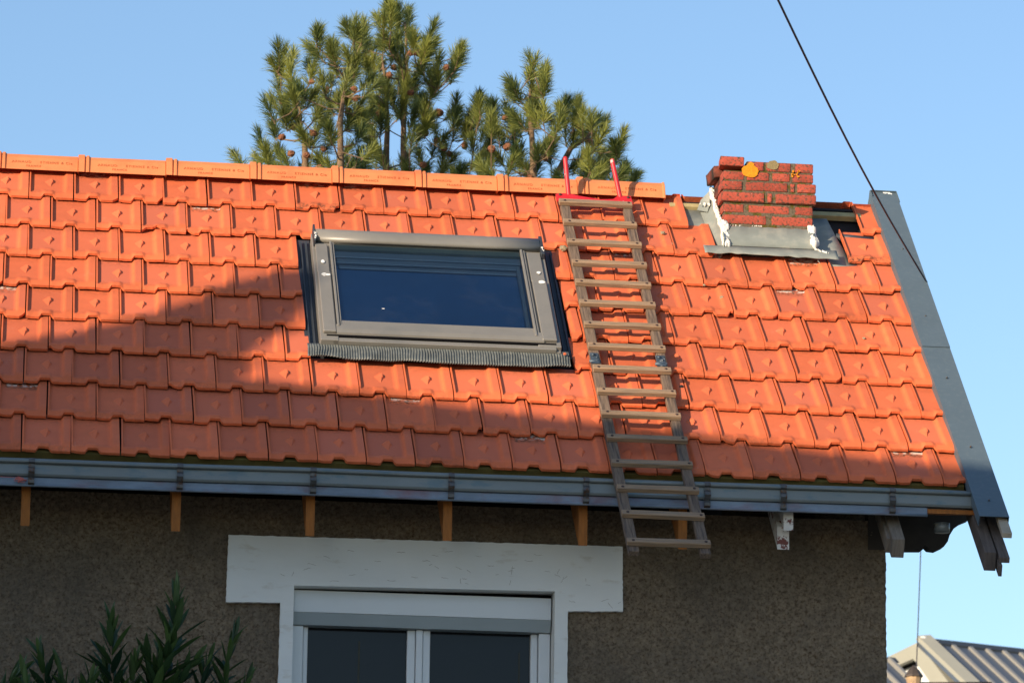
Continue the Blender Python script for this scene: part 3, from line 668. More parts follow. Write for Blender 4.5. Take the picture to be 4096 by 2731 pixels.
b = MB(); b.box(1.343, 2.602, .430, .60, -.642, -.534); win = part(b, 'window', M['pvc'], bevel=.002)
b = MB(); b.sweep([(0, .432, -.643), (0, .455, -.700), (0, .60, -.700), (0, .60, -.643)], Vector((1.343, 0, 0)), Vector((2.602, 0, 0))); part(b, 'shutter_box_edge', M['pvcgrey'], win)
b = MB(); b.box(1.34, 2.605, .46, .56, -.533, -.515); part(b, 'joint', M['rubber'], win)
for x0, x1, y0, y1, nm in ((1.338, 1.395, .47, .58, 'frame'), (2.548, 2.604, .47, .58, 'frame'), (1.397, 1.420, .50, .57, 'sash'), (2.512, 2.546, .50, .57, 'sash'), (1.905, 1.945, .50, .57, 'sash'), (1.982, 2.018, .50, .57, 'sash'), (1.947, 1.980, .485, .56, 'mullion')):
    b = MB(); b.box(x0, x1, y0, y1, -2.6, -.702); part(b, nm, M['pvc'], win, bevel=.003)
for x0, x1 in ((1.42, 1.905), (2.018, 2.512)):
    b = MB(); b.box(x0, x1, .535, .545, -2.6, -.702); part(b, 'window_pane', M['paneroom'], win)
    b = MB(); b.box(x0+.25, x0+.258, .5335, .5345, -2.3, -.76) if x0 < 1.9 else b.box(x1-.055, x1-.049, .5335, .5345, -2.3, -.79)
    part(b, 'cord', M['cordm'], win)

# ------------------------------------------------------------------ roof ladder
lad = thing('roof_ladder', 'weathered wooden roof ladder lying on the tiles with a red hook at its top', 'ladder', (0, 0, 0))
lad.matrix_world = SLOPE.to_4x4()
LH = .052
for k, (xa, xb) in enumerate(((2.825, 2.875), (3.165, 3.213))):
    b = MB(); b.box(xa, xb, -.805, 2.665, LH, LH+.030, fn=lambda x, y, z: Vector((x-.006*(1-(y+.8)/3.5)+.0015*sin(y*3+k), y, z)))
    b.build('rail', M['wood_s'], lad, bevel=.003)
for n_, s in enumerate([2.658, 2.427, 2.205, 1.978, 1.763, 1.548, 1.323, 1.097, .875, .649, .427, .201, -.034, -.267, -.500, -.744]):
    b = MB(); j = random.uniform(-.003, .003); a = random.uniform(-.012, .012)
    b.box(2.820+j, 3.216+j, s-.020, s+.020, LH+.0305, LH+.055, fn=lambda x, y, z: Vector((x-.005*(1-(s+.8)/3.5), y+a*(x-3.02), z)))
    ru = b.build('rung', M['wood_x'], lad, bevel=.0025)
    for x in (2.846, 3.190):
        b = MB(); xx = x+random.uniform(-.004, .004); sy = s+random.uniform(-.006, .006)
        b.tube([(xx, sy, LH+.05), (xx, sy, LH+.0575)], .0072, 10); b.build('nail', M['nail'], ru)
for x0, x1 in ((2.818, 2.862), (3.152, 3.200)):
    b = MB(); b.box(x0+.002, x1, .94, 1.045, LH+.0305, LH+.035); b.tube([(x0-.006, .965, LH+.030), (x1+.006, .965, LH+.030)], .009, 8); b.tube([(x0+.018, 1.02, LH+.033), (x0+.018, 1.02, LH+.043)], .009, 8); b.tube([(x0+.034, .995, LH+.033), (x0+.034, .995, LH+.040)], .006, 8)
    b.build('hinge', M['hinge'], lad)
hk = MB()
pl = [(2.812, 2.705), (2.812, 2.775), (2.830, 2.785), (2.885, 2.788), (2.930, 2.768), (3.05, 2.735), (3.12, 2.745), (3.15, 2.785), (3.222, 2.79), (3.225, 2.70)]
hk.sweep([(x, s, .070) for x, s in pl], Vector((0, 0, 0)), Vector((0, 0, .012)))
hook = hk.build('ridge_hook', M['red'], lad, bevel=.001)
iS = SLOPE.inverted()
for a, c in (((2.886, 2.0, 1.905), (2.862, 2.0, 2.148)), ((3.168, 2.0, 1.915), (3.117, 2.0, 2.148))):
    a, c = Vector(a), Vector(c); d = (c-a); b = MB()
    b.tube([iS@(a-Vector((0, .012, .03))), iS@a, iS@(a+d*.5), iS@(a+d*.95), iS@(a+d*.99), iS@c], [.0125, .0125, .0125, .0125, .010, .004], 12); b.build('hook_prong', M['red'], hook)
for x in (2.835, 3.205):
    b = MB(); b.tube([(x, 2.765, .08), (x, 2.765, .088)], .008, 10); b.build('bolt', M['nail'], hook)

# ------------------------------------------------------------------ debris on the roof
def lump(name, x, s, h, r, m, label, cat, seed=0, grp=None):
    b = MB(); vs = []; fs = []; n1, n2 = 7, 10
    for i in range(n1):
        for j in range(n2):
            e = pi*i/(n1-1); q = 2*pi*j/n2; d = Vector((sin(e)*cos(q), sin(e)*sin(q), cos(e)*.6)); k = r*(1+.45*noise.noise(d*2.2+Vector((seed, 0, 0))))
            vs.append(SLOPE@(d*k))
    for i in range(n1-1):
        for j in range(n2): fs.append((i*n2+j, i*n2+(j+1) % n2, (i+1)*n2+(j+1) % n2, (i+1)*n2+j))
    b.add(vs, fs); o = b.build(name, m); o.location = R(x, s, h); tag(o, label, cat, grp)
lump('mortar_crumb', 2.81, 2.245, .035, .022, M['debris'], 'tan mortar crumb beside the left ladder rail, above the skylight', 'debris', 1)
lump('mortar_crumb', 3.365, 2.470, .035, .014, M['debris'], 'pale mortar crumb on the tile joint between ladder and chimney', 'debris', 2)
lump('moss_crumb', 3.40, 2.355, .030, .009, M['debris'], 'small dark moss crumb in the tile pan left of the chimney', 'debris', 3)
lump('moss_crumb', 3.60, 1.80, .022, .013, M['debris'], 'moss crumb on a tile just below the chimney apron', 'debris', 4)
lump('moss_crumb', 3.52, 1.915, .030, .008, M['debris'], 'tiny pale crumb at the left end of the chimney apron', 'debris', 5)
lump('moss_crumb', 4.295, 1.43, .022, .009, M['debris'], 'olive moss crumb on a tile near the metal verge', 'debris', 6)
lump('moss_crumb', 3.27, .84, .028, .012, M['felt'], 'black crumb in a tile joint right beside the ladder rail', 'debris', 7)
lump('grit', 2.70, 1.065, .062, .009, M['clay'], 'orange tile chip lying on the pleated skylight skirt', 'debris', 8)
b = MB(); P = []
for k in range(70): P.append(Vector((.0+.035*noise.noise(Vector((k*.35, 0, 1)))*1.6, -.118+.008*noise.noise(Vector((k*.5, 3, 1))), -.148+.022*noise.noise(Vector((k*.33, 7, 2)))*1.5)))
b.tube(P, .0016, 5); b.tube([(-.22, -.11, -.135), (-.12, -.112, -.137), (-.03, -.118, -.14)], .0014, 5)
tag(b.build('twine', M['twine']), 'tangle of pink twine caught on the gutter bracket at the left', 'twine')

# ------------------------------------------------------------------ cables
e = R(4.722, 2.02, .05); s_ = at(1787, 0, -3.); d = s_-e
b = MB(); P = [e+Vector((.0, .0, -.05)), e+Vector((.002, 0, -.02))]+[e+d*t-Vector((0, 0, .055*4*(t/3.4)*(1-t/3.4)*3)) for t in [k/8*3.4 for k in range(0, 9)]]
# correct the sag so that the span still leaves the roof edge in the right direction
P = P[:2]+[e+d*t+Vector((0, 0, -.05*sin(min(t, 1.)*pi))) for t in [k/10 for k in range(0, 11)]]+[e+d*t for t in (1.5, 2.2, 3.4)]
b.tube(P, .0052, 7); tag(b.build('overhead_cable', M['cable']), 'black overhead cable running from the sky down to the metal verge', 'cable')

# ------------------------------------------------------------------ pine trees
def zt(zx, zy): return ((zx/1.344+850)*2352/4096, (zy/1.344)*2352/4096)
def pine(label, y0, trunks, tufts, cones, seed, fill=1.0):
    rnd = random.Random(seed)
    base = at(*zt(*trunks[0][0]), y0); loc = Vector((base.x, y0, ZG))
    T = thing('pine_tree', label, 'pine tree', loc, 'pine trees behind the roof')
    nodes = []; tr = MB()
    for k, tk_ in enumerate(trunks):
        yy = y0+(0 if k == 0 else rnd.uniform(-.5, .5))
        P = [at(*zt(*p), yy) for p in tk_]
        foot = Vector((base.x+(P[0].x-base.x)*.25, y0, ZG)); mid = P[0].lerp(foot, .45)+Vector((0, 0, .2))
        Q = [foot, mid]+P; n_ = len(Q)
        rr = [.11, .06]+[.026-(.019)*(i/(len(P)-1)) for i in range(len(P))]
        PP = []; RR = []
        for i in range(n_-1):
            for t in (0, .25, .5, .75): 
                p = Q[i].lerp(Q[i+1], t); p += Vector((noise.noise(p*1.7)*.03, noise.noise(p*1.7+Vector((9, 0, 0)))*.03, 0)); PP.append(p); RR.append(rr[i]*(1-t)+rr[i+1]*t)
        PP.append(Q[-1]); RR.append(rr[-1]); tr.tube(PP, RR, 9)
        nodes += [(p, r) for p, r in zip(PP, RR) if p.z > P[0].z-.9]
    tp = []
    for t in tufts:
        for rep in range(1+(rnd.random() < .36*fill)):
            jx, jy = (0, 0) if rep == 0 else (rnd.uniform(-26, 26), rnd.uniform(-10, 45))
            tp.append(at(*zt(t[0]+jx, t[1]+jy+54), y0+rnd.uniform(-.75, .75)))
    tn = [p for p, r in nodes]
    tp.sort(key=lambda p: min((p-q).length for q in tn))
    cr_ = MB()
    for p in tp:
        best = None; bd = 1e9
        for q, r in nodes:
            dv = p-q; dd = dv.length
            if dd < .05: continue
            cost = dd*(1+.9*max(0., -dv.z/dd+.15))
            if cost < bd: bd = cost; best = (q, r)
        q, r = best; dv = p-q; L_ = dv.length
        r0 = min(r*.7, .006+.010*L_); r1 = .0045; pts = []; rs = []
        n_ = max(3, int(L_/.08))
        for i in range(n_+1):
            t = i/n_; c = q+dv*t+Vector((0, 0, -.16*L_*sin(t*pi)*(1-t)))+Vector((noise.noise(p*3+Vector((t*2, 0, 0))), noise.noise(p*3+Vector((0, t*2, 5))), 0))*.05*L_*sin(t*pi)
            pts.append(c); rs.append(r0*(1-t)+r1*t)
        tr.tube(pts, rs, 5, cap=False); nodes += [(c, rr) for c, rr in zip(pts[1:], rs[1:])]
        ax = (dv.normalized()*.55+Vector((rnd.uniform(-.3, .3), rnd.uniform(-.3, .3), .85))).normalized()
        sl_ = rnd.uniform(.09, .19); a0 = ax.orthogonal().normalized(); b0 = ax.cross(a0)
        tr.tube([p-ax*.02, p+ax*sl_], [.0045, .003], 5, cap=False)
        tint = min(1, max(0, rnd.gauss(.5, .22)))
        for i in range(int(230*rnd.uniform(.7, 1.2))):
            t = rnd.random()**.8; o = p+ax*sl_*(t*1.0-.15)
            q_ = rnd.uniform(0, 2*pi); ang = radians(rnd.gauss(52-34*t, 12)); ln = rnd.uniform(.09, .145)*(1-.1*t)
            dn_ = ax*cos(ang)+(a0*cos(q_)+b0*sin(q_))*sin(ang)
            e = o+dn_*ln+Vector((0, 0, -.012)); sd = dn_.cross(Vector((rnd.uniform(-1, 1), rnd.uniform(-1, 1), rnd.uniform(-1, 1)))).normalized()*.0019
            m_ = o+dn_*ln*.55; tt = min(1, max(0, tint+rnd.uniform(-.3, .3)))
            cr_.add([o-sd*.7, o+sd*.7, m_+sd, m_-sd, e], [(0, 1, 2, 3), (3, 2, 4)], col=(tt, 0, 0))
    o = tr.build('trunk', M['bark'], T); inv(o, loc); o = cr_.build('crown', M['needle'], T); inv(o, loc)
    proto = None
    for cx, cy in cones:
        for rep in range(1+(rnd.random() < .8)):
            p = at(*zt(cx+rnd.uniform(-9, 9)*rep, cy+rnd.uniform(-8, 8)*rep), y0-rnd.uniform(.0, .3))
            if proto is None:
                b = MB(); vs = []; fs = []; n1, n2 = 11, 12
                for i in range(n1):
                    for j in range(n2):
                        e_ = pi*i/(n1-1); q = 2*pi*(j+.5*(i % 2))/n2; k = 1+.16*(((i+j) % 2)*2-1)
                        vs.append(Vector((sin(e_)*cos(q)*k*(1-.25*cos(e_)), sin(e_)*sin(q)*k*(1-.25*cos(e_)), cos(e_)*1.35))*.027)
                for i in range(n1-1):
                    for j in range(n2): fs.append((i*n2+j, i*n2+(j+1) % n2, (i+1)*n2+(j+1) % n2, (i+1)*n2+j))
                b.add(vs, fs); c_ = b.build('pine_cone', M['cone'], T); proto = c_
            else:
                c_ = proto.copy(); C.objects.link(c_); c_.parent = T
            c_.location = p-loc; c_.rotation_euler = (rnd.uniform(.6, 2.4), rnd.uniform(0, 1), rnd.uniform(0, 6)); c_.scale = [rnd.uniform(.62, .9)]*3
    return T
pine('leftmost pine, its bushy crown full of brown cones rising behind the ridge', 9.2,
     [[(500, 930), (487, 760), (462, 690), (455, 560)], [(690, 940), (685, 640), (705, 480), (745, 330)]],
     [(165, 850), (275, 760), (300, 830), (350, 340), (395, 370), (440, 430), (365, 480), (350, 540), (330, 600), (340, 690), (450, 520), (460, 580), (470, 640), (520, 400), (530, 350), (580, 210), (600, 280), (650, 250), (665, 320), (640, 420), (700, 370), (730, 330), (760, 170), (770, 230), (745, 310), (740, 410), (800, 430), (700, 460), (610, 470), (560, 540), (590, 620), (640, 720), (560, 660), (520, 740), (600, 850), (580, 780), (650, 860), (370, 830), (420, 870), (470, 870), (770, 840), (740, 880), (810, 800), (690, 560), (760, 560), (620, 540), (500, 480), (420, 320), (720, 640), (780, 650), (770, 720), (375, 300), (560, 190), (740, 150), (800, 180), (660, 290), (450, 480), (410, 560), (400, 640), (540, 600), (700, 800), (660, 940), (520, 930), (380, 920), (280, 860), (650, 560), (720, 520)],
     [(535, 440), (760, 480), (775, 525), (375, 550), (440, 680), (370, 740), (540, 715), (505, 835), (595, 800), (570, 905), (305, 845), (610, 490), (730, 600), (420, 830), (525, 760)], 3)
pine('tallest pine in the middle, its pointed top reaching the upper edge of the sky', 10.0,
     [[(1040, 940), (1030, 650), (1040, 400), (1035, 120)], [(940, 960), (945, 700), (930, 400), (915, 300)]],
     [(930, 60), (900, 90), (960, 110), (1040, 70), (1050, 110), (1010, 60), (940, 30), (970, 190), (930, 220), (1000, 240), (960, 290), (1010, 300), (1000, 370), (870, 260), (840, 220), (900, 330), (1070, 190), (1080, 230), (1150, 190), (1160, 230), (1130, 260), (1110, 330), (860, 370), (840, 330), (1290, 260), (1310, 300), (1300, 330), (1260, 380), (1190, 360), (1210, 420), (1160, 400), (1170, 470), (1090, 430), (1050, 460), (1100, 500), (1000, 450), (960, 480), (900, 450), (890, 500), (920, 560), (980, 540), (1010, 580), (1080, 560), (1060, 640), (1130, 600), (1180, 600), (1250, 590), (1300, 570), (1290, 640), (1200, 660), (1140, 680), (1100, 720), (1060, 760), (1220, 740), (1290, 700), (1010, 830), (1040, 890), (980, 900), (930, 870), (880, 720), (850, 700), (870, 780), (900, 680), (880, 850), (1130, 850), (1180, 790), (1230, 850), (1220, 910), (1300, 910), (1340, 940), (1150, 930), (1080, 930), (820, 670), (830, 610), (1420, 530), (1440, 570), (1400, 600), (1420, 640), (1360, 610), (1380, 680), (1440, 700), (1340, 680), (1430, 800), (1400, 780), (1480, 740), (1430, 920), (1010, 150), (920, 150), (890, 600), (1030, 520), (1040, 320), (980, 400), (1390, 860), (860, 920), (940, 640)],
     [(975, 365), (950, 405), (1110, 280), (1065, 285), (1255, 365), (1190, 445), (1065, 495), (910, 565), (895, 615), (790, 695), (1140, 715), (1155, 560), (1220, 605), (1275, 830), (1240, 795), (1135, 890), (875, 810), (1205, 760), (1355, 780)], 5)
pine('sparser pine to the right, standing behind the red ladder hook', 9.6,
     [[(1730, 950), (1718, 700), (1708, 560), (1735, 400)], [(1850, 960), (1925, 800), (2010, 740), (2050, 650)]],
     [(1730, 340), (1700, 370), (1770, 380), (1760, 420), (1720, 440), (1780, 470), (1640, 440), (1620, 490), (1660, 500), (1700, 510), (1730, 540), (1740, 590), (1700, 580), (1680, 640), (1660, 680), (1720, 640), (1780, 610), (1760, 760), (1740, 820), (1690, 870), (1740, 900), (1800, 790), (1820, 830), (1700, 930), (1890, 550), (1880, 600), (1860, 640), (1840, 690), (1960, 620), (1990, 650), (1940, 640), (2060, 620), (2080, 660), (2060, 700), (2020, 700), (1900, 720), (1930, 740), (2050, 760), (1990, 800), (2060, 830), (2030, 870), (2090, 900), (2170, 760), (2180, 800), (2150, 830), (2120, 850), (2220, 900), (2230, 940), (2150, 940), (2050, 930), (1990, 930), (1900, 960), (1940, 880), (1870, 900), (1500, 570), (1520, 610), (1590, 600), (1500, 680), (1540, 700), (1600, 690), (1630, 640), (1570, 750), (1620, 760), (1500, 830), (1500, 900), (1560, 830), (1600, 860), (1650, 850), (1580, 920), (2190, 950), (2100, 960)],
     [(1510, 710), (1585, 790), (1500, 800), (1715, 630), (1765, 485), (1720, 460), (2030, 690), (2025, 760), (1790, 850), (1970, 680), (2035, 935), (1710, 950), (1500, 930), (1575, 635), (1785, 645), (2040, 875)], 9, .8)

# ------------------------------------------------------------------ oleander
def zo(zx, zy): return (zx/1.5985*2352/4096, (zy/1.5985+1750)*2352/4096)
Y0 = -.9; OB = at(*zo(800, 1568), Y0); OL = Vector((OB.x, Y0, ZG))
ole = thing('oleander', 'dark green oleander with long pointed leaves in front of the wall at lower left', 'shrub', OL)
st = MB(); lf = MB(); rnd = random.Random(12)
shoots = [((1040, 1568), (1110, 1290), (1125, 1040), 1.0), ((720, 1568), (712, 1400), (708, 1230), 1.), ((290, 1568), (270, 1450), (262, 1410), .95), ((1440, 1568), (1450, 1430), (1490, 1290), .85), ((960, 1568), (950, 1480), (940, 1400), .9),
          ((1290, 1580), (1300, 1500), (1330, 1430), .8), ((30, 1600), (60, 1560), (90, 1530), .9), ((420, 1600), (400, 1540), (390, 1500), .85), ((1130, 1600), (1180, 1500), (1230, 1440), .85), ((1000, 1590), (1040, 1450), (1070, 1330), .9), ((560, 1640), (570, 1590), (575, 1560), .9), ((840, 1600), (850, 1530), (860, 1470), .9), ((1540, 1640), (1560, 1600), (1570, 1580), .8), ((180, 1640), (170, 1590), (165, 1560), .9), ((700, 1640), (690, 1560), (680, 1500), .9), ((1010, 1640), (1000, 1560), (1010, 1500), .9)]
for a, m_, t_, sc in shoots:
    y = Y0+rnd.uniform(-.12, .12); A, B_, T_ = at(*zo(*a), y), at(*zo(*m_), y), at(*zo(*t_), y)
    foot = OL+Vector(((A.x-OL.x)*.5, rnd.uniform(-.15, .15), 0)); pts = [foot, foot.lerp(A, .5)+Vector((0, 0, .1)), A, B_, T_]
    st.tube(pts, [.02, .014, .008, .006, .003], 6)
    L1 = (B_-A).length; L2 = (T_-B_).length; tot = L1+L2; n_ = int((tot+.25)/.040); ph = rnd.uniform(0, 6)
    for k in range(n_+1):
        d_ = tot-k*.040; 
        if d_ > L1: p = B_.lerp(T_, (d_-L1)/L2); ax = (T_-B_).normalized()
        elif d_ > 0: p = A.lerp(B_, d_/L1); ax = (B_-A).normalized()
        else: p = A+(A-B_).normalized()*(-d_); ax = (B_-A).normalized()
        ph += .9; a0 = ax.orthogonal().normalized(); b0 = ax.cross(a0); sprd = min(1, k/5)
        for j in range(3):
            q = ph+j*2*pi/3+rnd.uniform(-.3, .3); ang = radians(13+30*sprd+rnd.uniform(-10, 16)); ln = rnd.uniform(.125, .19)*sc*(.78+.3*sprd)
            out = a0*cos(q)+b0*sin(q); dr = (ax*cos(ang)+out*sin(ang)).normalized(); sd = dr.cross(out.cross(dr)).normalized() if False else dr.cross(ax).normalized()
            nn = sd.cross(dr).normalized(); hw = ln*.112; col = (min(1, max(0, rnd.gauss(.3, .2)+(.35 if k < 3 else 0))), 0, 0)
            vs = []; cv = rnd.uniform(-.10, .10)
            for t, wv in ((0, .15), (.2, .75), (.45, 1.), (.7, .8), (.88, .4), (1, 0)):
                c = p+dr*ln*t-nn*ln*cv*t*t; vs += [c-sd*hw*wv+nn*hw*.35*wv, c, c+sd*hw*wv+nn*hw*.35*wv]
            lf.add(vs, [(3*i+c, 3*i+c+1, 3*i+c+4, 3*i+c+3) for i in range(5) for c in (0, 1)], smooth=False, col=col)
o = st.build('stem', M['bark'], ole); inv(o, OL); o = lf.build('foliage', M['leaf'], ole); inv(o, OL)

# ------------------------------------------------------------------ far building, finial, thin wire
YB = 90.
def ab(px, py, y=YB): return at(px, py, y)
apx = ab(2108, 1476); k23 = radians(23); rd = Vector((cos(k23), sin(k23), 0)); gd = Vector((-sin(k23), cos(k23), 0))   # ridge direction, gable direction (to the back left)
def dirto(px, py, o, n):                             # where the ray through a pixel meets the plane (o, n)
    d = ab(px, py)-CAM; return CAM+d*((o-CAM).dot(n)/d.dot(n))
BL = Vector((apx.x, apx.y, ZG))
bgb = thing('far_building', 'modern building with grey standing seam metal roof and beige verge at lower right', 'building', BL)
pt = radians(35); sd_ = (-gd*cos(pt)-Vector((0, 0, 1))*sin(pt)); nrm = rd.cross(sd_); nrm = nrm if nrm.z > 0 else -nrm
LEN = 12.; RUN = 9.
def q3(a, s, h=0.): return apx+rd*a+sd_*s+nrm*h
b = MB(); b.add([q3(.0, 0), q3(LEN, 0), q3(LEN, RUN), q3(0, RUN)], [(0, 1, 2, 3)]); rf = b.build('roof', M['bgmetal'], bgb, thick=.15); inv(rf, BL)
b = MB()
k = .95
while k < LEN: b.sweep([q3(k, .18, .08), q3(k+.12, .18, .08), q3(k+.12, .18, .15), q3(k, .18, .15)], Vector((0, 0, 0)), sd_*(RUN-.2)); k += .56
o = b.build('seam', M['bgseam'], bgb); inv(o, BL)
b = MB(); b.sweep([q3(0, -.1, .08), q3(0, .16, .08), q3(0, .14, .13), q3(0, -.1, .14)], Vector((0, 0, 0)), rd*LEN); o = b.build('ridge_cap', M['veluxdark'], bgb); inv(o, BL)
b = MB(); b.sweep([q3(-.02, -.1, .05), q3(.38, -.1, .12), q3(.38, RUN, .12), q3(-.02, RUN, .05)], Vector((0, 0, 0)), nrm*.12); o = b.build('verge_board', M['bgbeige'], bgb); inv(o, BL)
# gable wall: fascia seen from below left of the apex
gn = -rd
def gp_(px, py, off=0.): return dirto(px, py, apx+gn*off, gn)
b = MB(); P = [gp_(2108, 1474), gp_(1960, 1546), gp_(1960, 1580), gp_(2035, 1545), gp_(2062, 1527), gp_(2096, 1512), gp_(2104, 1520), gp_(2160, 1600), gp_(2205, 1600)]
P2 = [p-gn*.5 for p in P]; n_ = len(P); b.add(P+P2, [tuple(range(n_)), tuple(range(n_, 2*n_))[::-1]]+[(i, (i+1) % n_, n_+(i+1) % n_, n_+i) for i in range(n_)])
o = b.build('gable_fascia', M['bgbeige'], bgb); inv(o, BL)
b = MB(); P = [gp_(1950, 1560, -.35), gp_(2098, 1500, -.35), gp_(2190, 1620, -.35), gp_(1950, 1640, -.35)]
b.add(P+[p-gn*.3 for p in P], [(0, 1, 2, 3), (7, 6, 5, 4)]); o = b.build('wall', M['pvc'], bgb); inv(o, BL)
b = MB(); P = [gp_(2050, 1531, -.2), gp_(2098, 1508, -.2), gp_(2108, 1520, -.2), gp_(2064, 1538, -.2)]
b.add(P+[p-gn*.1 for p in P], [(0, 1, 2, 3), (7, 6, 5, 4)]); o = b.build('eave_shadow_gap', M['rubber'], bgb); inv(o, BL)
b = MB(); vb = ab(2120, 1472); b.tube([vb-Vector((0, 0, .1)), vb+Vector((0, 0, .12))], .11, 12); o = b.build('vent', M['white'], bgb); inv(o, BL)
b = MB(); P = [apx+rd*x-gd*y+Vector((0, 0, z)) for x, y, z in ((.6, 6.8, -5.), (LEN, 6.8, -5.), (LEN, -7, -5.), (.6, -7, -5.))]
b.add(P+[Vector((p.x, p.y, ZG)) for p in P], [(0, 1, 5, 4), (1, 2, 6, 5), (2, 3, 7, 6), (3, 0, 4, 7)]); o = b.build('wall', M['bgbeige'], bgb); inv(o, BL)
b = MB(); b.add([apx+rd*a_+gd*y_-Vector((0, 0, z_)) for a_, y_, z_ in ((0.5, 0, 0), (LEN, 0, 0), (LEN, 7.4, 5.2), (.5, 7.4, 5.2))], [(0, 1, 2, 3)]); o = b.build('roof', M['bgmetal'], bgb, thick=.1); inv(o, BL)
# lower metal roof at its left
lo = at(2053, 1521, 84.); LL = Vector((lo.x, lo.y, ZG)); low = thing('low_metal_roof_building', 'lower building with blue grey seamed metal roof beside the brown wall corner', 'building', LL)
def q4(a, s, h=0.): return lo+rd*a+sd_*s+nrm*h
b = MB(); b.add([q4(-6, 0), q4(0, 0), q4(0, 6), q4(-6, 6)], [(0, 1, 2, 3)]); o = b.build('roof', M['bgmetal'], low, thick=.12); inv(o, LL)
b = MB(); k = -5.9
while k < 0: b.sweep([q4(k, .1, .07), q4(k+.09, .1, .07), q4(k+.09, .1, .18), q4(k, .1, .18)], Vector((0, 0, 0)), sd_*5.8); k += .56
o = b.build('seam', M['bgseam'], low); inv(o, LL)
b = MB(); b.sweep([q4(-6, -.1, .07), q4(-6, .14, .07), q4(-6, .12, .1), q4(-6, -.1, .1)], Vector((0, 0, 0)), rd*6.05); o = b.build('ridge_cap', M['veluxdark'], low); inv(o, LL)
b = MB(); b.sweep([q4(-6, .3, -.15), q4(-6, 4.8, -.15), Vector((q4(-6, 4.8).x, q4(-6, 4.8).y, ZG)), Vector((q4(-6, .3).x, q4(-6, .3).y, ZG))], Vector((0, 0, 0)), rd*5.8); o = b.build('wall', M['bgbeige'], low); inv(o, LL)
# finial on its post, with the thin wire above
YF = 30.; fp = at(2099, 1585, YF); FL = Vector((fp.x, YF, ZG))
fin = thing('finial_post', 'tan post top with dark pointed cap in front of the far metal roof', 'finial', FL)
def lathe(mb, pf, c, n=8, rot=pi/8, **k):
    vs = [c+Vector((r*cos(2*pi*j/n+rot), r*sin(2*pi*j/n+rot), z)) for r, z in pf for j in range(n)]
    mb.add(vs, [(i*n+j, i*n+(j+1) % n, (i+1)*n+(j+1) % n, (i+1)*n+j) for i in range(len(pf)-1) for j in range(n)], **k)
k1 = 5.1e-3                                           # metres per photo pixel at that distance
b = MB(); lathe(b, [(.115, -10.), (.115, -.12), (.135, -.1), (.14, .02), (.10, .06), (.068, .09), (.072, .12), (.095, .26), (.10, .27)], fp-Vector((0, 0, .1)), 10); o = b.build('post', M['stone'], fin); inv(o, FL)
b = MB(); lathe(b, [(.115, .165), (.112, .185), (.07, .245), (.012, .305), (0., .31)], fp, 8); o = b.build('cap', M['darkcap'], fin); inv(o, FL)
b = MB(); lathe(b, [(.15, -.02), (.155, .02), (.12, .04), (.09, .05)], fp, 12); o = b.build('collar', M['darkcap'], fin); inv(o, FL)
a_ = at(2105, 1530, YF+.3); c_ = at(2116, 1235, YF+.3); a2 = a_+(a_-c_)*3
b = MB(); b.tube([a2, a_, c_, c_+(c_-a_)*.6], .0065, 6); tag(b.build('thin_wire', M['cable']), 'thin straight wire rising from behind the pointed finial to the carved eave bracket', 'wire')
a_ = at(2112, 1567, YF+.1); c_ = at(2278, 1566.5, YF+.1)
b = MB(); b.tube([a_-(c_-a_)*.05, c_], .010, 6)
for t in (.35, .96): p = a_.lerp(c_, t); b.tube([p, p-Vector((0, 0, 1.2))], .010, 6)
rl = b.build('railing', M['darkcap']); tag(rl, 'dark thin handrail right of the pointed finial at the lower edge', 'railing')

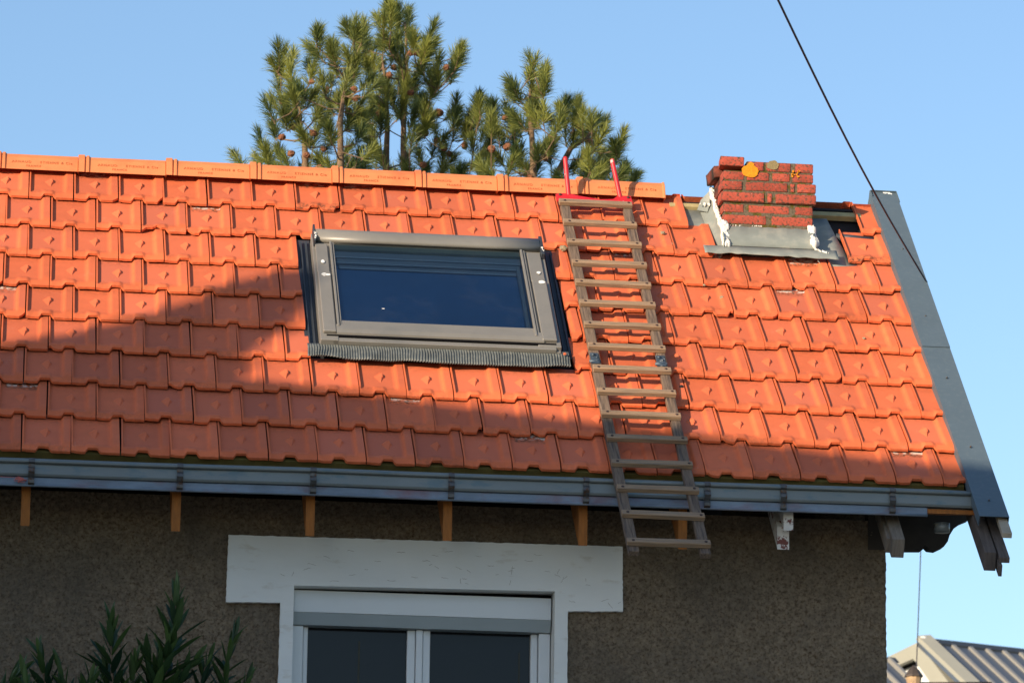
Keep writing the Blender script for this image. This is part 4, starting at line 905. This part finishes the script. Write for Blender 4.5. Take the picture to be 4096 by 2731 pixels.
# ------------------------------------------------------------------ the house and tree across the street that shade the eaves
def shadow_pt(px, py, z): 
    k = 4096/2352; d = f_ + cr*((px*k-2048)/FPX) - cu*((py*k-1365.5)/FPX); n = Vector((0, -SP, CP)); P = CAM+d*((.03-n.dot(CAM))/n.dot(d))
    return P-TRAVEL*((z-P.z)/-TRAVEL.z)
A = shadow_pt(760, 905, 4.95); B_ = shadow_pt(2200, 1085, 4.95); dr = (B_-A).normalized(); pn = Vector((dr.y, -dr.x, 0))
R0, R1 = A-dr*4.2, A+dr*6.0; NL = Vector((R0.x, R0.y, ZG)); nh = thing('neighbour_house', 'plastered neighbouring house across the street behind the viewer, with grey gabled roof', 'house', NL)
b = MB()
for sg in (1, -1):
    b.add([R0, R1, R1+pn*sg*3.6-Vector((0, 0, 2.4)), R0+pn*sg*3.6-Vector((0, 0, 2.4))], [(0, 1, 2, 3)])
o = b.build('roof', M['slate'], nh, thick=.12); inv(o, NL)
b = MB(); pr = [-pn*3.2-Vector((0, 0, 2.3)), Vector((0, 0, -.15)), pn*3.2-Vector((0, 0, 2.3)), pn*3.2-Vector((0, 0, 4.95-ZG)), -pn*3.2-Vector((0, 0, 4.95-ZG))]
b.sweep([R0+dr*.3+p for p in pr], Vector((0, 0, 0)), dr*9.6); o = b.build('wall', M['plaster'], nh); inv(o, NL)
# tree whose leaning top throws the lobe of shade
lob = [((250, 850), .34), ((330, 800), .32), ((420, 775), .28), ((500, 735), .26), ((570, 700), .22), ((630, 665), .18), ((665, 640), .12), ((150, 860), .40), ((60, 900), .4), ((350, 880), .3), ((440, 840), .20)]
c0 = shadow_pt(300, 900, 5.0)+Vector((-.7, -.75, 0))*1.; TL = Vector((c0.x, c0.y, ZG)); ct = thing('garden_tree', 'bushy leaning garden tree beside the neighbouring house behind the viewer', 'tree', TL)
b = MB(); lv = MB(); rnd = random.Random(4); tops = []
for (px, py), r in lob:
    k = 4096/2352; d = f_ + cr*((px*k-2048)/FPX) - cu*((py*k-1365.5)/FPX); n = Vector((0, -SP, CP)); P = CAM+d*((.03-n.dot(CAM))/n.dot(d)); c = P-TRAVEL*17.2; tops.append(c)
    for q in range(int(2600*r*r/.09)):
        dv = Vector((rnd.gauss(0, 1), rnd.gauss(0, 1), rnd.gauss(0, 1))).normalized()*r*rnd.random()**.45; p = c+dv
        a1 = Vector((rnd.gauss(0, 1), rnd.gauss(0, 1), rnd.gauss(0, 1))).normalized(); a2_ = a1.orthogonal().normalized(); a1 *= .045; a2_ *= .024
        lv.add([p-a1, p+a2_, p+a1, p-a2_], [(0, 1, 2, 3)], col=(rnd.random(), 0, 0))
b.tube([TL, TL.lerp(tops[0], .5), tops[0], tops[3], tops[6]], [.16, .10, .05, .03, .01], 8)
o = b.build('trunk', M['bark'], ct); inv(o, TL); o = lv.build('crown', M['leaf'], ct); inv(o, TL)
